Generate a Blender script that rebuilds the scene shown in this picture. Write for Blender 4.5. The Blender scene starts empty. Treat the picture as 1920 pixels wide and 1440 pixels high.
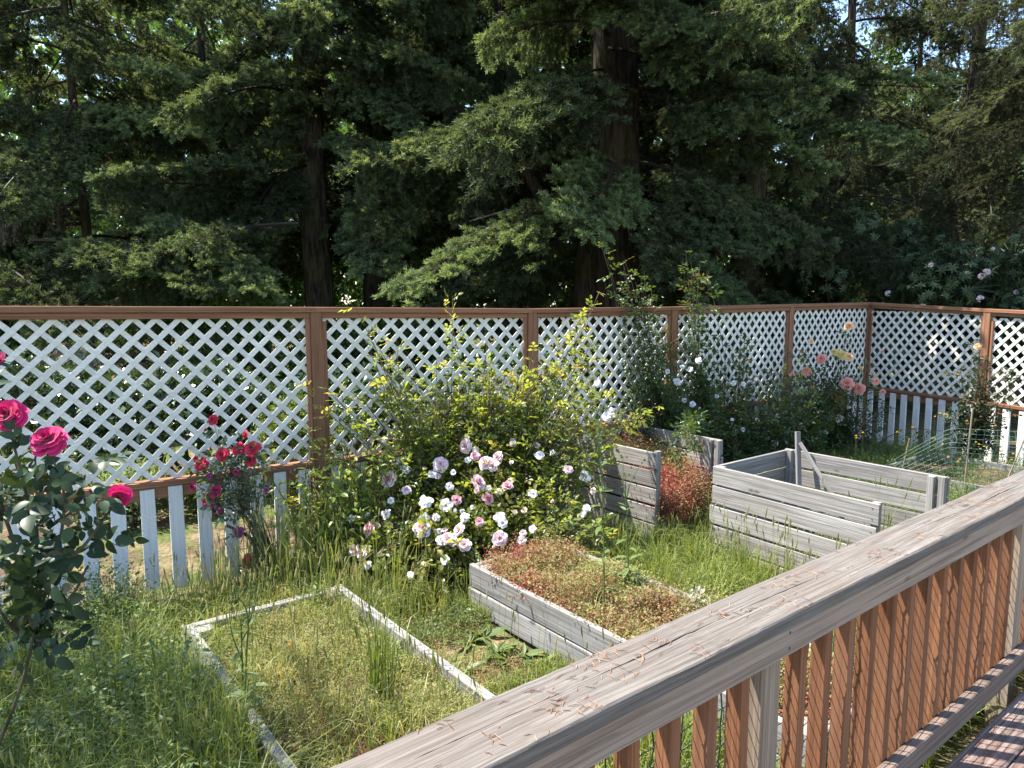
import bpy, math
import numpy as np
from mathutils import Matrix, Vector

# ------------------------------------------------------------------ camera, world, sun, exposure
R = math.radians
SC = bpy.context.scene
COL = SC.collection
EYE = 2.0
FPX = 1330.0
PITCH = math.atan(155 / FPX)

cam_d = bpy.data.cameras.new('camera')
cam = bpy.data.objects.new('camera', cam_d)
COL.objects.link(cam)
cam.location = (0, 0, EYE)
cam.rotation_euler = (math.pi / 2 - PITCH, 0, 0)
cam_d.sensor_width = 36
cam_d.lens = 36 * FPX / 1920
cam_d.clip_start = 0.05
cam_d.clip_end = 600
SC.camera = cam

SUN_AZ = Vector((-0.95, 0.31, 0)).normalized()     # towards the sun, level
SUN_EL = R(61)
world = bpy.data.worlds.new('World')
SC.world = world
world.use_nodes = True
wn = world.node_tree
bg = wn.nodes['Background']
sky = wn.nodes.new('ShaderNodeTexSky')
sky.sky_type = 'NISHITA'
sky.sun_disc = False
sky.sun_elevation = SUN_EL
sky.sun_rotation = math.atan2(SUN_AZ.x, SUN_AZ.y)
sky.air_density = 1.0
sky.dust_density = 0.6
wn.links.new(sky.outputs[0], bg.inputs[0])
bg.inputs[1].default_value = 0.15

sun_d = bpy.data.lights.new('sun', 'SUN')
sun_d.energy = 5.0
sun_d.angle = R(0.5)
sun_d.color = (1.0, 0.945, 0.86)
sun = bpy.data.objects.new('sun', sun_d)
COL.objects.link(sun)
to_sun = Vector((SUN_AZ.x * math.cos(SUN_EL), SUN_AZ.y * math.cos(SUN_EL), math.sin(SUN_EL)))
sun.rotation_euler = to_sun.to_track_quat('Z', 'Y').to_euler()
sun.location = to_sun * 40

SC.view_settings.view_transform = 'Standard'
SC.view_settings.look = 'None'
SC.view_settings.gamma = 1.0
SC.view_settings.use_curve_mapping = False
SC.view_settings.exposure = 1.65
SC.render.engine = 'CYCLES'
SC.cycles.max_bounces = 6
SC.cycles.diffuse_bounces = 3
SC.cycles.transmission_bounces = 4
SC.cycles.use_denoising = True

# ------------------------------------------------------------------ basics
rng = np.random.default_rng(11)
A3 = lambda *a: np.array(a, float)
TH = R(51.7)
U = A3(math.sin(TH), math.cos(TH), 0)      # along the deck railing, away from the camera
W = A3(-math.cos(TH), math.sin(TH), 0)     # from the railing out into the garden
ZUP = A3(0, 0, 1)

def uw(a, b, z=0.0):
    return U * a + W * b + ZUP * z

def at(px, py, depth):
    """point `depth` metres ahead of the camera, measured off the photograph"""
    a = (px - 960) / FPX
    b = (720 - py) / FPX
    d = A3(a, math.cos(PITCH) + b * math.sin(PITCH), -math.sin(PITCH) + b * math.cos(PITCH))
    return A3(0, 0, EYE) + d * (depth / d[1])

WLOC = {}

def tag(o, label=None, cat=None, group=None, kind=None):
    if label: o['label'] = label
    if cat: o['category'] = cat
    if group: o['group'] = group
    if kind: o['kind'] = kind
    return o

def put(o, loc, parent=None):
    """link with world position `loc`; parents are never rotated"""
    COL.objects.link(o)
    loc = A3(*loc)
    if parent is not None:
        o.parent = parent
        o.location = loc - WLOC[parent.name]
    else:
        o.location = loc
    WLOC[o.name] = loc
    return o

def thing(name, loc, label, cat, group=None, parent=None):
    o = bpy.data.objects.new(name, None)
    o.empty_display_size = 0.1
    put(o, loc, parent)
    return tag(o, label, cat, group)

class MB:
    """collects triangles (numpy) and links them as one mesh object"""
    def __init__(s):
        s.V, s.F, s.T, s.n = [], [], [], 0
    def add(s, V, F, T=0.5):
        V = np.asarray(V, float).reshape(-1, 3)
        F = np.asarray(F, int)
        if F.shape[1] == 4:
            F = np.concatenate([F[:, [0, 1, 2]], F[:, [0, 2, 3]]])
        T = np.full(len(V), T, float) if np.isscalar(T) else np.asarray(T, float).ravel()
        s.V.append(V); s.F.append(F + s.n); s.T.append(T); s.n += len(V)
        return s
    def arrays(s):
        return np.concatenate(s.V), np.concatenate(s.F), np.concatenate(s.T)
    def mesh(s, name, mat, smooth=False):
        V, F, T = s.arrays()
        me = bpy.data.meshes.new(name)
        me.vertices.add(len(V)); me.vertices.foreach_set('co', V.astype(np.float32).ravel())
        me.loops.add(F.size); me.loops.foreach_set('vertex_index', F.astype(np.int32).ravel())
        me.polygons.add(len(F)); me.polygons.foreach_set('loop_start', np.arange(0, F.size, 3, dtype=np.int32))
        me.polygons.foreach_set('use_smooth', np.full(len(F), smooth, bool))
        me.update(calc_edges=True)
        at_ = me.attributes.new('tint', 'FLOAT', 'POINT')
        at_.data.foreach_set('value', T.astype(np.float32))
        if mat is not None:
            me.materials.append(mat)
        return me
    def build(s, name, mat, parent=None, loc=None, smooth=False):
        """vertices are world coordinates; origin goes to loc (or the parent's place)"""
        if loc is None:
            loc = WLOC[parent.name] if parent is not None else A3(0, 0, 0)
        loc = A3(*loc)
        s.V = [v - loc for v in s.V]
        o = bpy.data.objects.new(name, s.mesh(name, mat, smooth))
        return put(o, loc, parent)

def nrm(a):
    a = np.asarray(a, float)
    return a / np.maximum(np.linalg.norm(a, axis=-1, keepdims=True), 1e-9)

def frames(x, n):
    """rotation matrices with column 0 along x and column 2 near n"""
    x = nrm(x); y = nrm(np.cross(n, x)); z = np.cross(x, y)
    return np.stack([x, y, z], axis=-1)

def scatter(mb, tpl, M, P, S=None, T=None):
    """copies of a template (V, F, T) placed by rotations M, points P, scales S, tints T"""
    V, F, t = tpl
    k = len(P)
    if k == 0: return
    S = np.ones(k) if S is None else np.broadcast_to(np.asarray(S, float), (k,))
    out = np.einsum('kij,nj->kni', M, V) * S[:, None, None] + P[:, None, :]
    FF = (F[None] + (np.arange(k) * len(V))[:, None, None]).reshape(-1, 3)
    tt = np.broadcast_to(t, (k, len(V))) if T is None else np.clip(t[None] + np.asarray(T)[:, None], 0, 1)
    mb.add(out.reshape(-1, 3), FF, np.array(tt).ravel())

def rand_dirs(k, zlo=-1.0, zhi=1.0):
    z = rng.uniform(zlo, zhi, k); a = rng.uniform(0, 2 * np.pi, k)
    r = np.sqrt(np.maximum(0, 1 - z * z))
    return np.stack([r * np.cos(a), r * np.sin(a), z], -1)

def tube(mb, path, rad, n=6, T=0.5, cap=True):
    P = np.asarray(path, float); k = len(P)
    rad = np.broadcast_to(np.asarray(rad, float), (k,))
    d = nrm(np.gradient(P, axis=0))
    ref = A3(0, 0, 1) if abs(d[0][2]) < 0.8 else A3(1, 0, 0)
    y = nrm(np.cross(ref, d)); z = np.cross(d, y)
    a = np.arange(n) * 2 * np.pi / n
    ring = P[:, None] + rad[:, None, None] * (np.cos(a)[None, :, None] * y[:, None] + np.sin(a)[None, :, None] * z[:, None])
    V = ring.reshape(-1, 3)
    i = np.arange(k - 1)[:, None] * n; j = np.arange(n)[None]; j2 = (j + 1) % n
    F = np.stack([i + j, i + j2, i + n + j2, i + n + j], -1).reshape(-1, 4)
    F = np.concatenate([F[:, [0, 1, 2]], F[:, [0, 2, 3]]])
    if cap:
        V = np.concatenate([V, P[-1:]]); c = len(V) - 1; b = (k - 1) * n
        F = np.concatenate([F, np.stack([b + np.arange(n), b + (np.arange(n) + 1) % n, np.full(n, c)], -1)])
    mb.add(V, F, T)

def curve(pts, k=10):
    """smooth path through control points (Catmull-Rom)"""
    P = np.asarray(pts, float)
    Q = np.concatenate([[2 * P[0] - P[1]], P, [2 * P[-1] - P[-2]]])
    out = []
    for i in range(1, len(Q) - 2):
        t = np.linspace(0, 1, k, endpoint=(i == len(Q) - 3))[:, None]
        a, b, c, d = Q[i - 1], Q[i], Q[i + 1], Q[i + 2]
        out.append(0.5 * (2 * b + (c - a) * t + (2 * a - 5 * b + 4 * c - d) * t ** 2 + (3 * b - a - 3 * c + d) * t ** 3))
    return np.concatenate(out)

# ------------------------------------------------------------------ materials
MAT = {}

def nodes(name):
    m = bpy.data.materials.new(name); m.use_nodes = True
    nt = m.node_tree; nt.nodes.clear()
    out = nt.nodes.new('ShaderNodeOutputMaterial')
    MAT[name] = m
    return m, nt, out

def N(nt, kind, **kw):
    n = nt.nodes.new(kind)
    for k, v in kw.items():
        if k in n.inputs: n.inputs[k].default_value = v
        else: setattr(n, k, v)
    return n

def ramp(nt, fac, stops):
    r = nt.nodes.new('ShaderNodeValToRGB')
    e = r.color_ramp.elements
    while len(e) < len(stops): e.new(0.5)
    for el, (p, c) in zip(e, stops):
        el.position = p; el.color = (*c, 1)
    nt.links.new(fac, r.inputs[0])
    return r.outputs[0]

def leaf_mat(name, stops, rough=0.5, transl=0.35, spec=0.4, tcol=1.5, var=0.35):
    """stops: colour ramp over the per-vertex tint; per-object variation keeps copies apart"""
    m, nt, out = nodes(name)
    a = N(nt, 'ShaderNodeAttribute', attribute_name='tint')
    col = ramp(nt, a.outputs['Fac'], stops)
    oi = N(nt, 'ShaderNodeObjectInfo')
    hs = N(nt, 'ShaderNodeHueSaturation')
    mr = N(nt, 'ShaderNodeMapRange'); mr.inputs[3].default_value = 1 - var; mr.inputs[4].default_value = 1 + var
    nt.links.new(oi.outputs['Random'], mr.inputs[0])
    nt.links.new(mr.outputs[0], hs.inputs['Value'])
    nt.links.new(col, hs.inputs['Color'])
    p = N(nt, 'ShaderNodeBsdfPrincipled', Roughness=rough)
    p.inputs['Specular IOR Level'].default_value = spec
    nt.links.new(hs.outputs[0], p.inputs['Base Color'])
    t = N(nt, 'ShaderNodeBsdfTranslucent')
    g = N(nt, 'ShaderNodeMixRGB', blend_type='MULTIPLY'); g.inputs[0].default_value = 1.0
    g.inputs[2].default_value = (tcol * 1.1, tcol, tcol * 0.45, 1)
    nt.links.new(hs.outputs[0], g.inputs[1]); nt.links.new(g.outputs[0], t.inputs[0])
    mx = N(nt, 'ShaderNodeMixShader'); mx.inputs[0].default_value = transl
    nt.links.new(p.outputs[0], mx.inputs[1]); nt.links.new(t.outputs[0], mx.inputs[2])
    nt.links.new(mx.outputs[0], out.inputs[0])
    return m

def petal_mat(name, stops, transl=0.3, var=0.08):
    m, nt, out = nodes(name)
    a = N(nt, 'ShaderNodeAttribute', attribute_name='tint')
    col = ramp(nt, a.outputs['Fac'], stops)
    p = N(nt, 'ShaderNodeBsdfPrincipled', Roughness=0.6)
    p.inputs['Specular IOR Level'].default_value = 0.2
    p.inputs['Sheen Weight'].default_value = 0.2
    nt.links.new(col, p.inputs['Base Color'])
    t = N(nt, 'ShaderNodeBsdfTranslucent'); nt.links.new(col, t.inputs[0])
    mx = N(nt, 'ShaderNodeMixShader'); mx.inputs[0].default_value = transl
    nt.links.new(p.outputs[0], mx.inputs[1]); nt.links.new(t.outputs[0], mx.inputs[2])
    nt.links.new(mx.outputs[0], out.inputs[0])
    return m

def wood_mat(name, c_dark, c_mid, c_light, rough=0.85, grain=1.0, bump=0.5, stain=0.0, stain_col=(0.3, 0.15, 0.08), ridges=0.0, var=0.2, knots=False):
    """sawn wood, grain along the piece's own X axis, every piece with its own cut of the log"""
    m, nt, out = nodes(name)
    tc = N(nt, 'ShaderNodeTexCoord'); oi = N(nt, 'ShaderNodeObjectInfo')
    off = N(nt, 'ShaderNodeVectorMath', operation='MULTIPLY_ADD')
    nt.links.new(tc.outputs['Object'], off.inputs[0]); off.inputs[1].default_value = (1, 1, 1)
    sc = N(nt, 'ShaderNodeVectorMath', operation='SCALE'); sc.inputs['Scale'].default_value = 37.0
    cmb = N(nt, 'ShaderNodeCombineXYZ')
    for i in range(3): nt.links.new(oi.outputs['Random'], cmb.inputs[i])
    nt.links.new(cmb.outputs[0], sc.inputs[0]); nt.links.new(sc.outputs[0], off.inputs[2])
    def noise(scale, detail, vec=(1, 1, 1), dist=0.0):
        mp = N(nt, 'ShaderNodeMapping'); mp.inputs['Scale'].default_value = vec
        nt.links.new(off.outputs[0], mp.inputs[0])
        n = N(nt, 'ShaderNodeTexNoise', Scale=scale, Detail=detail); n.inputs['Distortion'].default_value = dist
        n.inputs['Roughness'].default_value = 0.6
        nt.links.new(mp.outputs[0], n.inputs['Vector'])
        return n.outputs['Fac']
    g1 = noise(9 * grain, 6, (0.16, 7.0, 7.0), 0.8)
    g2 = noise(38 * grain, 4, (0.05, 6.0, 6.0), 0.2)
    b1 = noise(2.2, 5)
    mx = N(nt, 'ShaderNodeMath', operation='MULTIPLY_ADD'); nt.links.new(g1, mx.inputs[0]); mx.inputs[1].default_value = 0.65
    h2 = N(nt, 'ShaderNodeMath', operation='MULTIPLY'); nt.links.new(g2, h2.inputs[0]); h2.inputs[1].default_value = 0.35
    nt.links.new(h2.outputs[0], mx.inputs[2])
    col = ramp(nt, mx.outputs[0], [(0.36, c_dark), (0.5, c_mid), (0.62, c_light)])
    hs = N(nt, 'ShaderNodeHueSaturation')
    mr = N(nt, 'ShaderNodeMapRange'); mr.inputs[3].default_value = 1 - var; mr.inputs[4].default_value = 1 + var
    nt.links.new(oi.outputs['Random'], mr.inputs[0]); nt.links.new(mr.outputs[0], hs.inputs['Value'])
    nt.links.new(col, hs.inputs['Color'])
    st = N(nt, 'ShaderNodeMapRange'); st.inputs[1].default_value = 0.42; st.inputs[2].default_value = 0.68
    st.inputs[3].default_value = 0.0; st.inputs[4].default_value = stain
    nt.links.new(b1, st.inputs[0])
    ms = N(nt, 'ShaderNodeMixRGB', blend_type='MIX')
    nt.links.new(st.outputs[0], ms.inputs[0]); nt.links.new(hs.outputs[0], ms.inputs[1]); ms.inputs[2].default_value = (*stain_col, 1)
    colo = ms.outputs[0]
    if knots:
        mp = N(nt, 'ShaderNodeMapping'); mp.inputs['Scale'].default_value = (1.1, 2.6, 2.6)
        nt.links.new(off.outputs[0], mp.inputs[0])
        vo = N(nt, 'ShaderNodeTexVoronoi', Scale=2.6); nt.links.new(mp.outputs[0], vo.inputs['Vector'])
        kr = N(nt, 'ShaderNodeMapRange'); kr.inputs[1].default_value = 0.05; kr.inputs[2].default_value = 0.11
        kr.inputs[3].default_value = 0.75; kr.inputs[4].default_value = 0.0
        nt.links.new(vo.outputs['Distance'], kr.inputs[0])
        mk = N(nt, 'ShaderNodeMixRGB'); nt.links.new(kr.outputs[0], mk.inputs[0]); nt.links.new(colo, mk.inputs[1])
        mk.inputs[2].default_value = (c_dark[0] * 0.5, c_dark[1] * 0.45, c_dark[2] * 0.4, 1)
        colo = mk.outputs[0]
    p = N(nt, 'ShaderNodeBsdfPrincipled', Roughness=rough)
    p.inputs['Specular IOR Level'].default_value = 0.25
    nt.links.new(colo, p.inputs['Base Color'])
    hgt = mx.outputs[0]
    if ridges:
        wv = N(nt, 'ShaderNodeTexWave', Scale=ridges, Distortion=0.6); wv.bands_direction = 'X'
        nt.links.new(tc.outputs['Object'], wv.inputs['Vector'])
        ad = N(nt, 'ShaderNodeMath', operation='ADD'); nt.links.new(hgt, ad.inputs[0]); nt.links.new(wv.outputs['Fac'], ad.inputs[1])
        hgt = ad.outputs[0]
    bp = N(nt, 'ShaderNodeBump', Strength=bump, Distance=0.004)
    nt.links.new(hgt, bp.inputs['Height']); nt.links.new(bp.outputs[0], p.inputs['Normal'])
    nt.links.new(p.outputs[0], out.inputs[0])
    return m

def plain_mat(name, col, rough=0.7, spec=0.3):
    m, nt, out = nodes(name)
    nz = N(nt, 'ShaderNodeTexNoise', Scale=14.0, Detail=4.0)
    tc = N(nt, 'ShaderNodeTexCoord'); nt.links.new(tc.outputs['Object'], nz.inputs['Vector'])
    c = ramp(nt, nz.outputs['Fac'], [(0.3, tuple(x * 0.75 for x in col)), (0.7, tuple(min(1, x * 1.2) for x in col))])
    p = N(nt, 'ShaderNodeBsdfPrincipled', Roughness=rough); p.inputs['Specular IOR Level'].default_value = spec
    nt.links.new(c, p.inputs['Base Color']); nt.links.new(p.outputs[0], out.inputs[0])
    return m

def bark_mat(name, dark, light, moss=0.0):
    m, nt, out = nodes(name)
    tc = N(nt, 'ShaderNodeTexCoord')
    mp = N(nt, 'ShaderNodeMapping'); mp.inputs['Scale'].default_value = (9, 9, 1.6)
    nt.links.new(tc.outputs['Object'], mp.inputs[0])
    nz = N(nt, 'ShaderNodeTexNoise', Scale=1.6, Detail=7.0); nz.inputs['Distortion'].default_value = 0.8
    nt.links.new(mp.outputs[0], nz.inputs['Vector'])
    c = ramp(nt, nz.outputs['Fac'], [(0.38, dark), (0.62, light)])
    n2 = N(nt, 'ShaderNodeTexNoise', Scale=1.3, Detail=4.0); nt.links.new(tc.outputs['Object'], n2.inputs['Vector'])
    mr = N(nt, 'ShaderNodeMapRange'); mr.inputs[1].default_value = 0.45; mr.inputs[2].default_value = 0.65; mr.inputs[4].default_value = moss
    nt.links.new(n2.outputs['Fac'], mr.inputs[0])
    mx = N(nt, 'ShaderNodeMixRGB'); nt.links.new(mr.outputs[0], mx.inputs[0]); nt.links.new(c, mx.inputs[1]); mx.inputs[2].default_value = (0.11, 0.12, 0.03, 1)
    p = N(nt, 'ShaderNodeBsdfPrincipled', Roughness=0.95); p.inputs['Specular IOR Level'].default_value = 0.1
    nt.links.new(mx.outputs[0], p.inputs['Base Color'])
    bp = N(nt, 'ShaderNodeBump', Strength=1.0, Distance=0.05); nt.links.new(nz.outputs['Fac'], bp.inputs['Height']); nt.links.new(bp.outputs[0], p.inputs['Normal'])
    nt.links.new(p.outputs[0], out.inputs[0])
    return m

def ground_mat(name, dirt, green, dry, amount=0.5):
    m, nt, out = nodes(name)
    tc = N(nt, 'ShaderNodeTexCoord')
    n1 = N(nt, 'ShaderNodeTexNoise', Scale=0.9, Detail=6.0); n2 = N(nt, 'ShaderNodeTexNoise', Scale=26.0, Detail=6.0); n3 = N(nt, 'ShaderNodeTexNoise', Scale=3.1, Detail=5.0)
    for n in (n1, n2, n3): nt.links.new(tc.outputs['Object'], n.inputs['Vector'])
    a = ramp(nt, n2.outputs['Fac'], [(0.32, tuple(x * 0.45 for x in dirt)), (0.7, dirt)])
    b = ramp(nt, n2.outputs['Fac'], [(0.32, tuple(x * 0.4 for x in green)), (0.68, green)])
    c = ramp(nt, n2.outputs['Fac'], [(0.3, tuple(x * 0.5 for x in dry)), (0.7, dry)])
    m1 = N(nt, 'ShaderNodeMapRange'); m1.inputs[1].default_value = 0.56 - amount * 0.2; m1.inputs[2].default_value = 0.64 - amount * 0.2
    nt.links.new(n1.outputs['Fac'], m1.inputs[0])
    x1 = N(nt, 'ShaderNodeMixRGB'); nt.links.new(m1.outputs[0], x1.inputs[0]); nt.links.new(a, x1.inputs[1]); nt.links.new(b, x1.inputs[2])
    m2 = N(nt, 'ShaderNodeMapRange'); m2.inputs[1].default_value = 0.48; m2.inputs[2].default_value = 0.62
    nt.links.new(n3.outputs['Fac'], m2.inputs[0])
    x2 = N(nt, 'ShaderNodeMixRGB'); nt.links.new(m2.outputs[0], x2.inputs[0]); nt.links.new(x1.outputs[0], x2.inputs[1]); nt.links.new(c, x2.inputs[2])
    p = N(nt, 'ShaderNodeBsdfPrincipled', Roughness=1.0); p.inputs['Specular IOR Level'].default_value = 0.05
    nt.links.new(x2.outputs[0], p.inputs['Base Color'])
    bp = N(nt, 'ShaderNodeBump', Strength=1.0, Distance=0.03); nt.links.new(n2.outputs['Fac'], bp.inputs['Height']); nt.links.new(bp.outputs[0], p.inputs['Normal'])
    nt.links.new(p.outputs[0], out.inputs[0])
    return m

wood_mat('grey_wood', (0.10, 0.09, 0.081), (0.25, 0.233, 0.214), (0.37, 0.352, 0.33), grain=1.3, stain=0.5, stain_col=(0.19, 0.165, 0.14), bump=0.5, knots=True)
wood_mat('bed_wood', (0.10, 0.095, 0.09), (0.22, 0.21, 0.20), (0.33, 0.32, 0.31), stain=0.6, stain_col=(0.16, 0.15, 0.12), bump=0.6, knots=True)
wood_mat('cap_wood', (0.07, 0.058, 0.048), (0.132, 0.117, 0.102), (0.20, 0.182, 0.162), stain=0.4, stain_col=(0.125, 0.092, 0.068), grain=1.9, bump=0.7, knots=True, var=0.05)
wood_mat('fascia_wood', (0.15, 0.11, 0.08), (0.29, 0.225, 0.17), (0.38, 0.31, 0.235), stain=0.4, stain_col=(0.2, 0.165, 0.145), bump=0.4, knots=True, var=0.06)
wood_mat('bottom_wood', (0.07, 0.05, 0.04), (0.15, 0.108, 0.085), (0.23, 0.175, 0.14), stain=0.4, stain_col=(0.14, 0.10, 0.085), bump=0.5, knots=True)
wood_mat('cedar_wood', (0.11, 0.042, 0.018), (0.185, 0.075, 0.033), (0.26, 0.118, 0.056), stain=0.4, stain_col=(0.23, 0.125, 0.075), bump=0.25, grain=1.6, var=0.18)
wood_mat('post_wood', (0.15, 0.11, 0.075), (0.25, 0.19, 0.135), (0.33, 0.26, 0.19), stain=0.3, stain_col=(0.2, 0.18, 0.16), bump=0.3, grain=1.3)
wood_mat('fence_brown', (0.13, 0.058, 0.03), (0.21, 0.098, 0.052), (0.29, 0.145, 0.08), stain=0.3, stain_col=(0.27, 0.14, 0.085), bump=0.35, grain=1.2, var=0.12)
wood_mat('white_lattice', (0.53, 0.50, 0.44), (0.66, 0.63, 0.565), (0.73, 0.705, 0.65), rough=0.55, stain=0.5, stain_col=(0.50, 0.49, 0.42), bump=0.2, var=0.10)
wood_mat('white_picket', (0.66, 0.64, 0.60), (0.76, 0.745, 0.71), (0.80, 0.79, 0.765), rough=0.6, stain=0.12, stain_col=(0.55, 0.53, 0.48), bump=0.7, ridges=36.0, var=0.04)
wood_mat('deck_wood', (0.06, 0.045, 0.038), (0.14, 0.105, 0.09), (0.26, 0.205, 0.18), stain=0.6, stain_col=(0.17, 0.09, 0.07), bump=0.8, var=0.15)
bark_mat('bark_fir', (0.018, 0.013, 0.010), (0.075, 0.058, 0.047), 0.3)
bark_mat('bark_dark', (0.012, 0.009, 0.007), (0.05, 0.038, 0.031), 0.15)
bark_mat('bark_moss', (0.04, 0.035, 0.02), (0.13, 0.12, 0.05), 0.8)
bark_mat('bark_cane', (0.05, 0.045, 0.03), (0.14, 0.12, 0.075), 0.0)
bark_mat('twig_dead', (0.09, 0.075, 0.06), (0.27, 0.235, 0.2), 0.1)
ground_mat('ground_mat', (0.15, 0.10, 0.07), (0.11, 0.135, 0.045), (0.22, 0.18, 0.10), 0.6)
ground_mat('soil_mat', (0.14, 0.09, 0.065), (0.10, 0.075, 0.05), (0.15, 0.11, 0.07), 0.2)
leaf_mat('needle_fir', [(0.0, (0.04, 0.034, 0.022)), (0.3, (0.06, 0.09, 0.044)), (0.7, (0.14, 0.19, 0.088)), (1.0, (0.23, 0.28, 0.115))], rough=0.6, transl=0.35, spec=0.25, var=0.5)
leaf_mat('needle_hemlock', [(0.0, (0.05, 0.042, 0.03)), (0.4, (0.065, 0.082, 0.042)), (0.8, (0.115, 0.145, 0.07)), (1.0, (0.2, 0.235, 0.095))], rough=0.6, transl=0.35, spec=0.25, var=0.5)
leaf_mat('needle_sunlit', [(0.0, (0.04, 0.034, 0.018)), (0.3, (0.075, 0.095, 0.035)), (0.7, (0.17, 0.21, 0.075)), (1.0, (0.28, 0.32, 0.11))], rough=0.6, transl=0.35, spec=0.25)  # sunlight put into the colour: yellower, lighter needles for the left-edge fir
leaf_mat('needle_gold', [(0.0, (0.03, 0.045, 0.01)), (0.5, (0.09, 0.13, 0.025)), (1.0, (0.2, 0.26, 0.05))], transl=0.35)
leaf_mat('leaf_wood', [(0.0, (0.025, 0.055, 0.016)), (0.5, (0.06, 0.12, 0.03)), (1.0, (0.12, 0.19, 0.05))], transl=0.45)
leaf_mat('leaf_rhodo', [(0.0, (0.018, 0.028, 0.012)), (0.5, (0.042, 0.066, 0.026)), (1.0, (0.085, 0.115, 0.05))], rough=0.5, transl=0.12, spec=0.25)
leaf_mat('leaf_laurel', [(0.0, (0.014, 0.03, 0.01)), (0.5, (0.03, 0.06, 0.018)), (1.0, (0.075, 0.115, 0.035))], rough=0.25, transl=0.2, spec=0.6)
leaf_mat('leaf_rose_dark', [(0.0, (0.014, 0.026, 0.012)), (0.5, (0.028, 0.050, 0.022)), (0.82, (0.055, 0.085, 0.034)), (1.0, (0.11, 0.055, 0.035))], rough=0.42, transl=0.14, spec=0.2, var=0.3)
leaf_mat('leaf_rose_red', [(0.0, (0.05, 0.075, 0.05)), (0.6, (0.085, 0.125, 0.075)), (1.0, (0.14, 0.18, 0.085))], rough=0.34, transl=0.25, spec=0.5, var=0.3)
leaf_mat('leaf_rose_pink', [(0.0, (0.06, 0.10, 0.026)), (0.5, (0.125, 0.18, 0.042)), (0.85, (0.22, 0.275, 0.065)), (1.0, (0.30, 0.27, 0.09))], rough=0.36, transl=0.55, tcol=1.9, spec=0.5, var=0.3)
leaf_mat('leaf_climber', [(0.0, (0.025, 0.05, 0.018)), (0.5, (0.05, 0.092, 0.03)), (0.9, (0.10, 0.15, 0.04)), (1.0, (0.17, 0.10, 0.04))], rough=0.4, transl=0.3, spec=0.45, var=0.3)
leaf_mat('grass_mat', [(0.0, (0.09, 0.135, 0.03)), (0.5, (0.17, 0.22, 0.055)), (0.8, (0.27, 0.285, 0.10)), (1.0, (0.46, 0.40, 0.22))], rough=0.5, transl=0.4, spec=0.3, var=0.0)
leaf_mat('weed_mat', [(0.0, (0.05, 0.085, 0.028)), (0.5, (0.095, 0.15, 0.042)), (1.0, (0.17, 0.22, 0.06))], rough=0.5, transl=0.35, var=0.1)
leaf_mat('herb_mat', [(0.0, (0.34, 0.05, 0.065)), (0.2, (0.30, 0.11, 0.085)), (0.42, (0.27, 0.19, 0.09)), (0.7, (0.26, 0.25, 0.09)), (1.0, (0.21, 0.27, 0.075))], rough=0.6, transl=0.35, var=0.0, tcol=1.2)
leaf_mat('silver_mat', [(0.0, (0.3, 0.31, 0.27)), (1.0, (0.55, 0.56, 0.5))], rough=0.9, transl=0.15, spec=0.1, tcol=1.0)
leaf_mat('litter_mat', [(0.0, (0.16, 0.05, 0.022)), (0.6, (0.30, 0.12, 0.055)), (1.0, (0.42, 0.25, 0.13))], rough=0.8, transl=0.1, var=0.0, tcol=1.0)
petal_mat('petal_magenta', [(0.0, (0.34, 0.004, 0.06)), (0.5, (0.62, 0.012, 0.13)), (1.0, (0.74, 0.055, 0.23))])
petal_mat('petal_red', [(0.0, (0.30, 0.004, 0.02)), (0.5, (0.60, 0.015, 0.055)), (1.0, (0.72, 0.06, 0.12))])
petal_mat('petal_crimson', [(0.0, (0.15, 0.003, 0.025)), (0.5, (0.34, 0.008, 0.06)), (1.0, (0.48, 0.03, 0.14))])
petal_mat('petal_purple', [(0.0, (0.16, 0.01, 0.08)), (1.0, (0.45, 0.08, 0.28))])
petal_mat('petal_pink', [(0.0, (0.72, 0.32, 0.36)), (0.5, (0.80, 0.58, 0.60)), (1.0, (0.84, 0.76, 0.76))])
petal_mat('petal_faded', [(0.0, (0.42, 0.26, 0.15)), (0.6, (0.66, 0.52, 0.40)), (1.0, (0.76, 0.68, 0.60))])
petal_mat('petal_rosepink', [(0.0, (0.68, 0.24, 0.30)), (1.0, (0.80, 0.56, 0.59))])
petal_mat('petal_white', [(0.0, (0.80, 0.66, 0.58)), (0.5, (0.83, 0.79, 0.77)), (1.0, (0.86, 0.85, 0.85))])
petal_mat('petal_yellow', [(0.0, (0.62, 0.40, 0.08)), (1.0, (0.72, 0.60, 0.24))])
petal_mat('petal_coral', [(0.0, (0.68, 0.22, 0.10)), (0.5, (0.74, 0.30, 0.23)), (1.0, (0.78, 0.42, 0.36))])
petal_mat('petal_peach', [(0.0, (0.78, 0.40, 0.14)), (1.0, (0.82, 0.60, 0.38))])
petal_mat('petal_mauve', [(0.0, (0.5, 0.36, 0.38)), (1.0, (0.72, 0.62, 0.64))])
petal_mat('petal_weed', [(0.0, (0.72, 0.34, 0.005)), (1.0, (0.80, 0.58, 0.01))])
plain_mat('net_dark', (0.015, 0.03, 0.022), 0.5)
plain_mat('net_green', (0.13, 0.23, 0.18), 0.5)
plain_mat('nail_mat', (0.05, 0.045, 0.04), 0.5)

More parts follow.
